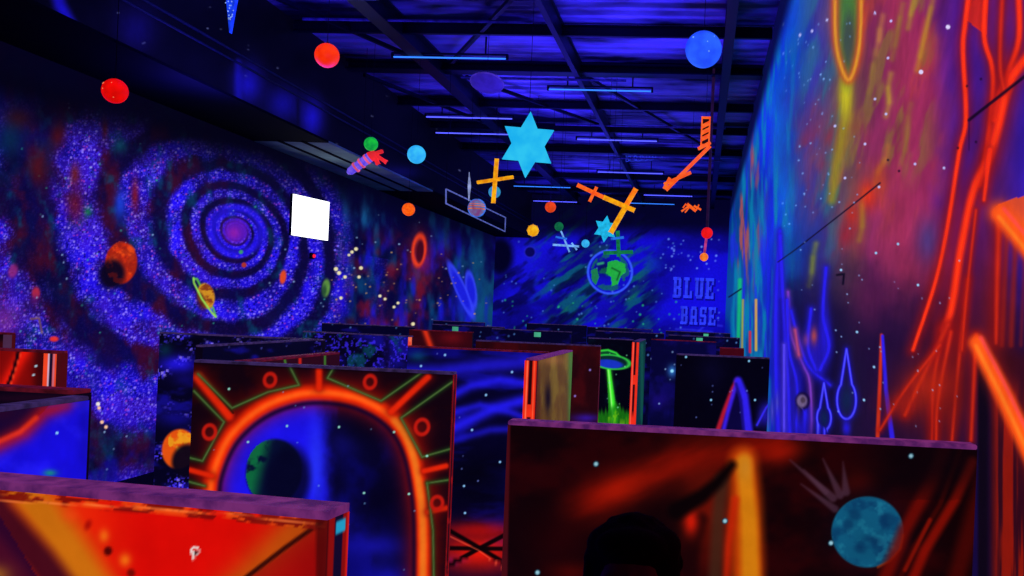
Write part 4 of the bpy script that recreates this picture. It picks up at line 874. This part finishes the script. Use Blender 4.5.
def W(px, py, Y): return Vector(on_y(px, py, Y))
def beam_model(name, label, cat, Y, beams, anchor, group=None):
    """model built of square bars; beams = [(part, p0, p1, width_px, material)]"""
    p = W(*anchor, Y); r = thing(name, label, cat, p, group); k = Y/F; top = -9
    for j, (part, a, c, w, mt) in enumerate(beams):
        off = Vector((0, -.012*j, 0))
        MB().bar(W(*a, Y)+off, W(*c, Y)+off, w*k, w*k*.8, (0, 1, 0), w*k*.08).build(part, mt, r)
    cord(r, p, p[2]); return r
YEL = fluo('fluorescent_yellow', (250, 176, 10), 1, .15, 14, (220, 130, 8)); ORA = fluo('fluorescent_orange', (250, 108, 30), 1, .15, 14, (240, 76, 20), base=.25); AMB = fluo('fluorescent_amber', (252, 146, 14), 1, .15, 10, (240, 96, 14))
GRN = fluo('fluorescent_green', (18, 128, 70), 1, .15, 14); WHT = fluo('pale_blue_white', (120, 180, 245), 1, .15, 14); CYA = fluo('teal_blue', (40, 120, 235), 1, .15, 14)
MOD = 'spacecraft models hung from the ceiling'
beam_model('cross_model', 'yellow cross shaped spacecraft model left below the large star', 'model', 13.8, [('arm', (477, 182.5), (513.5, 177), 3.3, YEL), ('hull', (497, 159), (493.5, 203), 3.7, YEL)], (497, 160), MOD)
beam_model('crossed_beam_model', 'orange and yellow crossed beam fighter model in the centre', 'model', 13.2, [('hull', (577.5, 185), (606, 198.5), 3.8, ORA), ('hull', (604, 197.5), (634.5, 210.5), 4.4, YEL), ('wing', (636, 189), (626, 206), 4.6, AMB), ('wing', (627, 205), (611, 233), 4.8, YEL), ('tail_fin', (597, 187.5), (590, 202), 2.8, ORA)], (612, 201), MOD)
beam_model('station_model', 'dark green cross shaped model right of the small star', 'model', 15, [('mast', (617.6, 231), (618.8, 256.5), 3.6, GRN), ('arm', (603.5, 253), (633, 252), 3.6, GRN), ('upper_arm', (611, 239), (624, 237.5), 2.4, CYA)], (617.6, 232), MOD)
beam_model('satellite_model', 'pale blue thin satellite model with crossed bars', 'model', 16, [('mast', (561, 231), (569.5, 252), 1.6, WHT), ('panel', (553, 244.8), (579, 246.5), 2, WHT), ('panel', (556, 237), (567, 239), 1.8, CYA), ('boom', (572, 243), (577, 250), 1.6, WHT)], (561.5, 232), MOD)
beam_model('satellite_model', 'tiny orange satellite model with folded legs near the right wall', 'model', 15, [('hull', (687, 204), (696, 211), 2.8, ORA), ('leg', (689, 206), (681.5, 211.5), 1.6, ORA), ('leg', (694, 206), (701, 210), 1.8, ORA), ('leg', (686, 204), (683, 208), 1.3, ORA), ('leg', (696, 211), (699, 205), 1.3, ORA), ('leg', (690, 207), (685, 213), 1.3, ORA)], (690, 205), MOD)
# orange jointed arm
r = beam_model('jointed_arm_model', 'orange jointed robot arm model with perforated upper link near right wall', 'model', 12.2, [('arm', (710, 146), (666, 190), 3.4, ORA), ('claw', (664, 184.5), (691, 172.5), 3.2, ORA), ('claw_tip', (664, 189), (670, 178), 3, ORA), ('elbow', (698, 149.5), (710.5, 143), 3.2, ORA)], (706, 117.5), MOD)
Y = 12.18; k = Y/F; p0 = W(706, 145.5, Y)
mbb = MB(); a, c = W(701.5, 117, Y), W(709.5, 146, Y); x0, x1, z0, z1 = a[0], c[0], c[2], a[2]; w = .02
mbb.box((x0, Y-.04, z0), (x0+w, Y+.04, z1)).box((x1-w, Y-.04, z0), (x1, Y+.04, z1)).box((x0, Y-.04, z1-w), (x1, Y+.04, z1)).box((x0, Y-.04, z0), (x1, Y+.04, z0+w))
h = (z1-z0)
for f in (.28, .5, .72): mbb.bar((x0+.01, Y, z0+h*(f-.06)), (x1-.01, Y, z0+h*(f+.08)), .045, .07, (0, 1, 0))
mbb.build('perforated_link', ORA, r)
MB().box((x0+.01, Y+.02, z0+.01), (x1-.01, Y+.035, z1-.01)).build('link_backing', DARK, r)
# toy rocket
Y = 12.4; k = Y/F; a, c = W(350, 171.5, Y), W(375, 153.5, Y); d = (c-a)
LAV = fluo('lavender_hull', (120, 90, 225), 1, .2, 16, (80, 60, 220)); REDM = fluo('red_fins', (240, 40, 50), 1, .1); PNK = fluo('pink_bands', (235, 90, 140))
r = thing('rocket_model', 'small lavender and red toy rocket under the green ball', 'model', (a+c)/2, MOD)
mbb = MB().tube(a, a+d*.8, .055, .07, n=16); mbb.tube(a-d*.1, a, .02, .055, n=16); mbb.build('hull', LAV, r, True)
mbb = MB()
for f in (.2, .42, .64): mbb.tube(a+d*f, a+d*(f+.07), .075, .077, n=16)
mbb.build('bands', PNK, r)
MB().tube(a+d*.8, a+d*1.02, .075, .05, n=16).build('engine', REDM, r, True)
for e2 in ((386, 162), (378, 164), (383, 151)):
    MB().bar(W(374, 154, Y), W(*e2, Y), .05, .05, (0, 1, 0), .008).build('fin', REDM, r)
cord(r, (a+c)/2, ((a+c)/2)[2]+.05)
# thin white needle
p = W(469.4, 186, 13.9); r = thing('needle_model', 'thin pale needle standing upright beside the wire frame', 'model', p, MOD)
mbb = MB(); mbb.tube(W(469.4, 186, 13.9), W(469.2, 172, 13.9), .028, .004, n=10); mbb.tube(W(469.4, 186, 13.9), W(468.8, 201, 13.9), .028, .006, n=10); mbb.build('needle', fluo('pale_needle', (150, 165, 215)), r, True); cord(r, p, W(469.2, 172, 13.9)[2])
# wire banner frame hanging along the hall
Xf = -3.75; A_ = on_x(446, 189, Xf); B_ = on_x(446, 203.5, Xf); C_ = on_x(505, 231.5, Xf); D_ = on_x(505.5, 217.5, Xf)
r = thing('wire_frame', 'thin pale rectangular wire frame hanging along the hall', 'frame', A_, MOD)
mbb = MB()
for u, v in ((A_, B_), (B_, C_), (C_, D_), (D_, A_)): mbb.tube(u, v, .011, n=6)
mbb.build('frame_wire', fluo('pale_wire', (92, 104, 190)), r)
for q in (A_, D_): cord(r, q, q[2])
# coiled cable under the deck
pts = []
for i in range(80):
    t = i/79; pts.append(W(626+34*t+3*math.sin(t*34), 159+2.6*math.cos(t*34)-2*t, 20.2))
pts = [Vector((pts[0].x, pts[0].y, CEIL))]+pts+[Vector((pts[-1].x, pts[-1].y, CEIL))]
tag(MB().path(pts, .009, 5).build('coiled_cable', fluo('blue_cable', (40, 60, 205)), None, True), 'thin blue coiled cable slung below the ceiling', 'cable')

# ================================================================== PERSON in front of the moon partition
hp = on_y(634, 523, 1.72); PX, PY, HT = float(hp[0]), 1.72, float(hp[2])
S = HT/1.765
def Q(x, y, z): return Vector((PX+x*S, PY+y*S, z*S))
def blob(name, caps, balls, mt, parent, vox, smooth=4):
    mbb = MB()
    for a, ra, c, rc in caps:
        a = Q(*a); c = Q(*c); mbb.tube(a, c, ra*S, rc*S, n=20); mbb.ball(a, ra*S, 20, 12); mbb.ball(c, rc*S, 20, 12)
    for c, rr3 in balls: mbb.ball(Q(*c), tuple(v*S for v in rr3), *((24, 16) if rr3[0] > .02 else (10, 7)))
    o = mbb.build(name, mt, parent, True)
    rm = o.modifiers.new('remesh', 'REMESH'); rm.mode = 'VOXEL'; rm.voxel_size = vox; rm.use_smooth_shade = True
    sm = o.modifiers.new('smooth', 'SMOOTH'); sm.factor = .5; sm.iterations = smooth
    return o
SKIN = plain('warm_dark_skin', (120, 60, 52), .55); HAIR = plain('short_black_hair', (10, 7, 9), .9, 0, 90, .5, .1, .6); SHIRT = plain('black_tee_cotton', (14, 13, 20), .9, 0, 60); TRS = plain('dark_denim', (18, 18, 34), .9, 0, 60); SHOE = plain('black_shoe_leather', (12, 12, 14), .5)
per = thing('person', 'person with short dark hair, mostly below the frame, before the moon partition', 'person', (PX, PY, 0))
caps = [((0, 0, 1.0), .12, (0, .005, 1.18), .115), ((0, .005, 1.18), .115, (0, 0, 1.36), .12), ((-.09, 0, 1.36), .085, (.09, 0, 1.36), .085), ((0, .01, 1.42), .06, (0, .0, 1.56), .055), ((-.1, .005, 1.42), .055, (.1, .005, 1.42), .055)]
balls = [((0, .005, 1.652), (.078, .098, .112)), ((0, -.03, 1.585), (.056, .062, .06)), ((0, -.095, 1.635), (.014, .022, .024)), ((0, -.088, 1.66), (.01, .014, .035)), ((.08, .01, 1.635), (.014, .02, .032)), ((-.08, .01, 1.635), (.014, .02, .032)), ((0, -.086, 1.587), (.024, .012, .008)), ((0, -.084, 1.578), (.02, .012, .008)), ((.034, -.084, 1.672), (.024, .01, .007)), ((-.034, -.084, 1.672), (.024, .01, .007))]
for s in (-1, 1):
    caps += [((s*.17, 0, 1.39), .052, (s*.235, .01, 1.12), .042), ((s*.235, .01, 1.12), .04, (s*.25, -.05, .88), .027),
             ((s*.095, 0, .98), .088, (s*.1, -.005, .52), .058), ((s*.1, -.005, .52), .056, (s*.105, .02, .1), .038), ((s*.105, .03, .06), .038, (s*.115, -.12, .04), .03),
             ((s*.25, -.055, .87), .026, (s*.252, -.085, .8), .024), ((s*.252, -.07, .8), .022, (s*.252, -.1, .8), .02)]
    for f, (oy, ln, rr3) in enumerate(((-.115, .07, .0085), (-.098, .08, .009), (-.08, .075, .0088), (-.062, .058, .0078))):
        a1 = (s*.252, oy, .795); a2 = (s*.25, oy-.004, .795-ln*.55); a3 = (s*.238, oy-.004, .795-ln)
        caps += [(a1, rr3, a2, rr3*.92), (a2, rr3*.92, a3, rr3*.8)]
    caps += [((s*.245, -.105, .845), .011, (s*.235, -.128, .81), .0095), ((s*.235, -.128, .81), .0095, (s*.228, -.13, .78), .008)]
body = blob('body', caps, balls, SKIN, per, .0065, 3)
for s in (-1, 1):
    e = MB().ball(Q(s*.033, -.083, 1.652), .0115*S, 14, 10).build('eye', plain('eye_white', (200, 195, 190), .2), per, True)
g = random.Random(9)
hb = [((0, .018, 1.672), (.09, .1, .088)), ((.045, 0, 1.722), (.05, .06, .04)), ((-.045, 0, 1.722), (.046, .06, .036)), ((0, .05, 1.64), (.082, .07, .09)), ((0, -.045, 1.73), (.07, .045, .036))]
for k2 in range(240):
    th = g.uniform(0, 2*PI); ph = g.uniform(.0, 1.0)
    v = Vector((math.cos(th)*math.sin(ph*1.45), math.sin(th)*math.sin(ph*1.45), math.cos(ph*1.45)))
    if v.y < -.62 and v.z < .55: continue
    hb.append(((v.x*.086, .018+v.y*.098, 1.675+v.z*.09), (g.uniform(.008, .018),)*3))
for s in (-1, 1): hb += [((s*.083, -.01, 1.665), (.012, .03, .04))]
hr = blob('hair', [], hb, HAIR, per, .006, 1)
sc_ = [((0, 0, .98), .135, (0, .005, 1.18), .13), ((0, .005, 1.18), .13, (0, 0, 1.36), .135), ((-.1, 0, 1.37), .09, (.1, 0, 1.37), .09), ((-.09, .005, 1.43), .058, (.09, .005, 1.43), .058)]
for s in (-1, 1): sc_ += [((s*.17, 0, 1.39), .068, (s*.213, .005, 1.22), .062)]
blob('t_shirt', sc_, [], SHIRT, per, .012, 3)
tc_ = [((0, 0, .93), .132, (0, 0, 1.0), .13)]
for s in (-1, 1): tc_ += [((s*.095, 0, .95), .102, (s*.1, -.005, .52), .075), ((s*.1, -.005, .52), .074, (s*.105, .02, .1), .06)]
blob('trousers', tc_, [], TRS, per, .012, 3)
for s in (-1, 1): blob('shoe', [((s*.105, .04, .045), .05, (s*.118, -.15, .04), .042)], [], SHOE, per, .01, 3)

# ================================================================== LIGHT
w = bpy.data.worlds.new('world'); sc.world = w; w.use_nodes = True
w.node_tree.nodes['Background'].inputs[0].default_value = (.0, .0, .01, 1); w.node_tree.nodes['Background'].inputs[1].default_value = .2
def lamp(name, loc, col, energy, size, rot=(0, 0, 0)):
    d = bpy.data.lights.new(name, 'AREA'); d.color = col; d.energy = energy; d.shape = 'RECTANGLE'; d.size, d.size_y = size
    o = bpy.data.objects.new(name, d); COL.objects.link(o); o.location = loc; o.rotation_euler = rot
    return o
for x, y in ((-4.5, 9.2), (-2.2, 6.8), (-1.2, 11.5), (-3.0, 15.5), (-1.4, 19.5), (-3.2, 23.5)):
    lamp('added_deck_wash', (x, y, CZ+1.9), (.05, .035, 1), 62, (2.4, .8), (PI, 0, 0))       # added unseen lamps, only to wash the roof deck blue
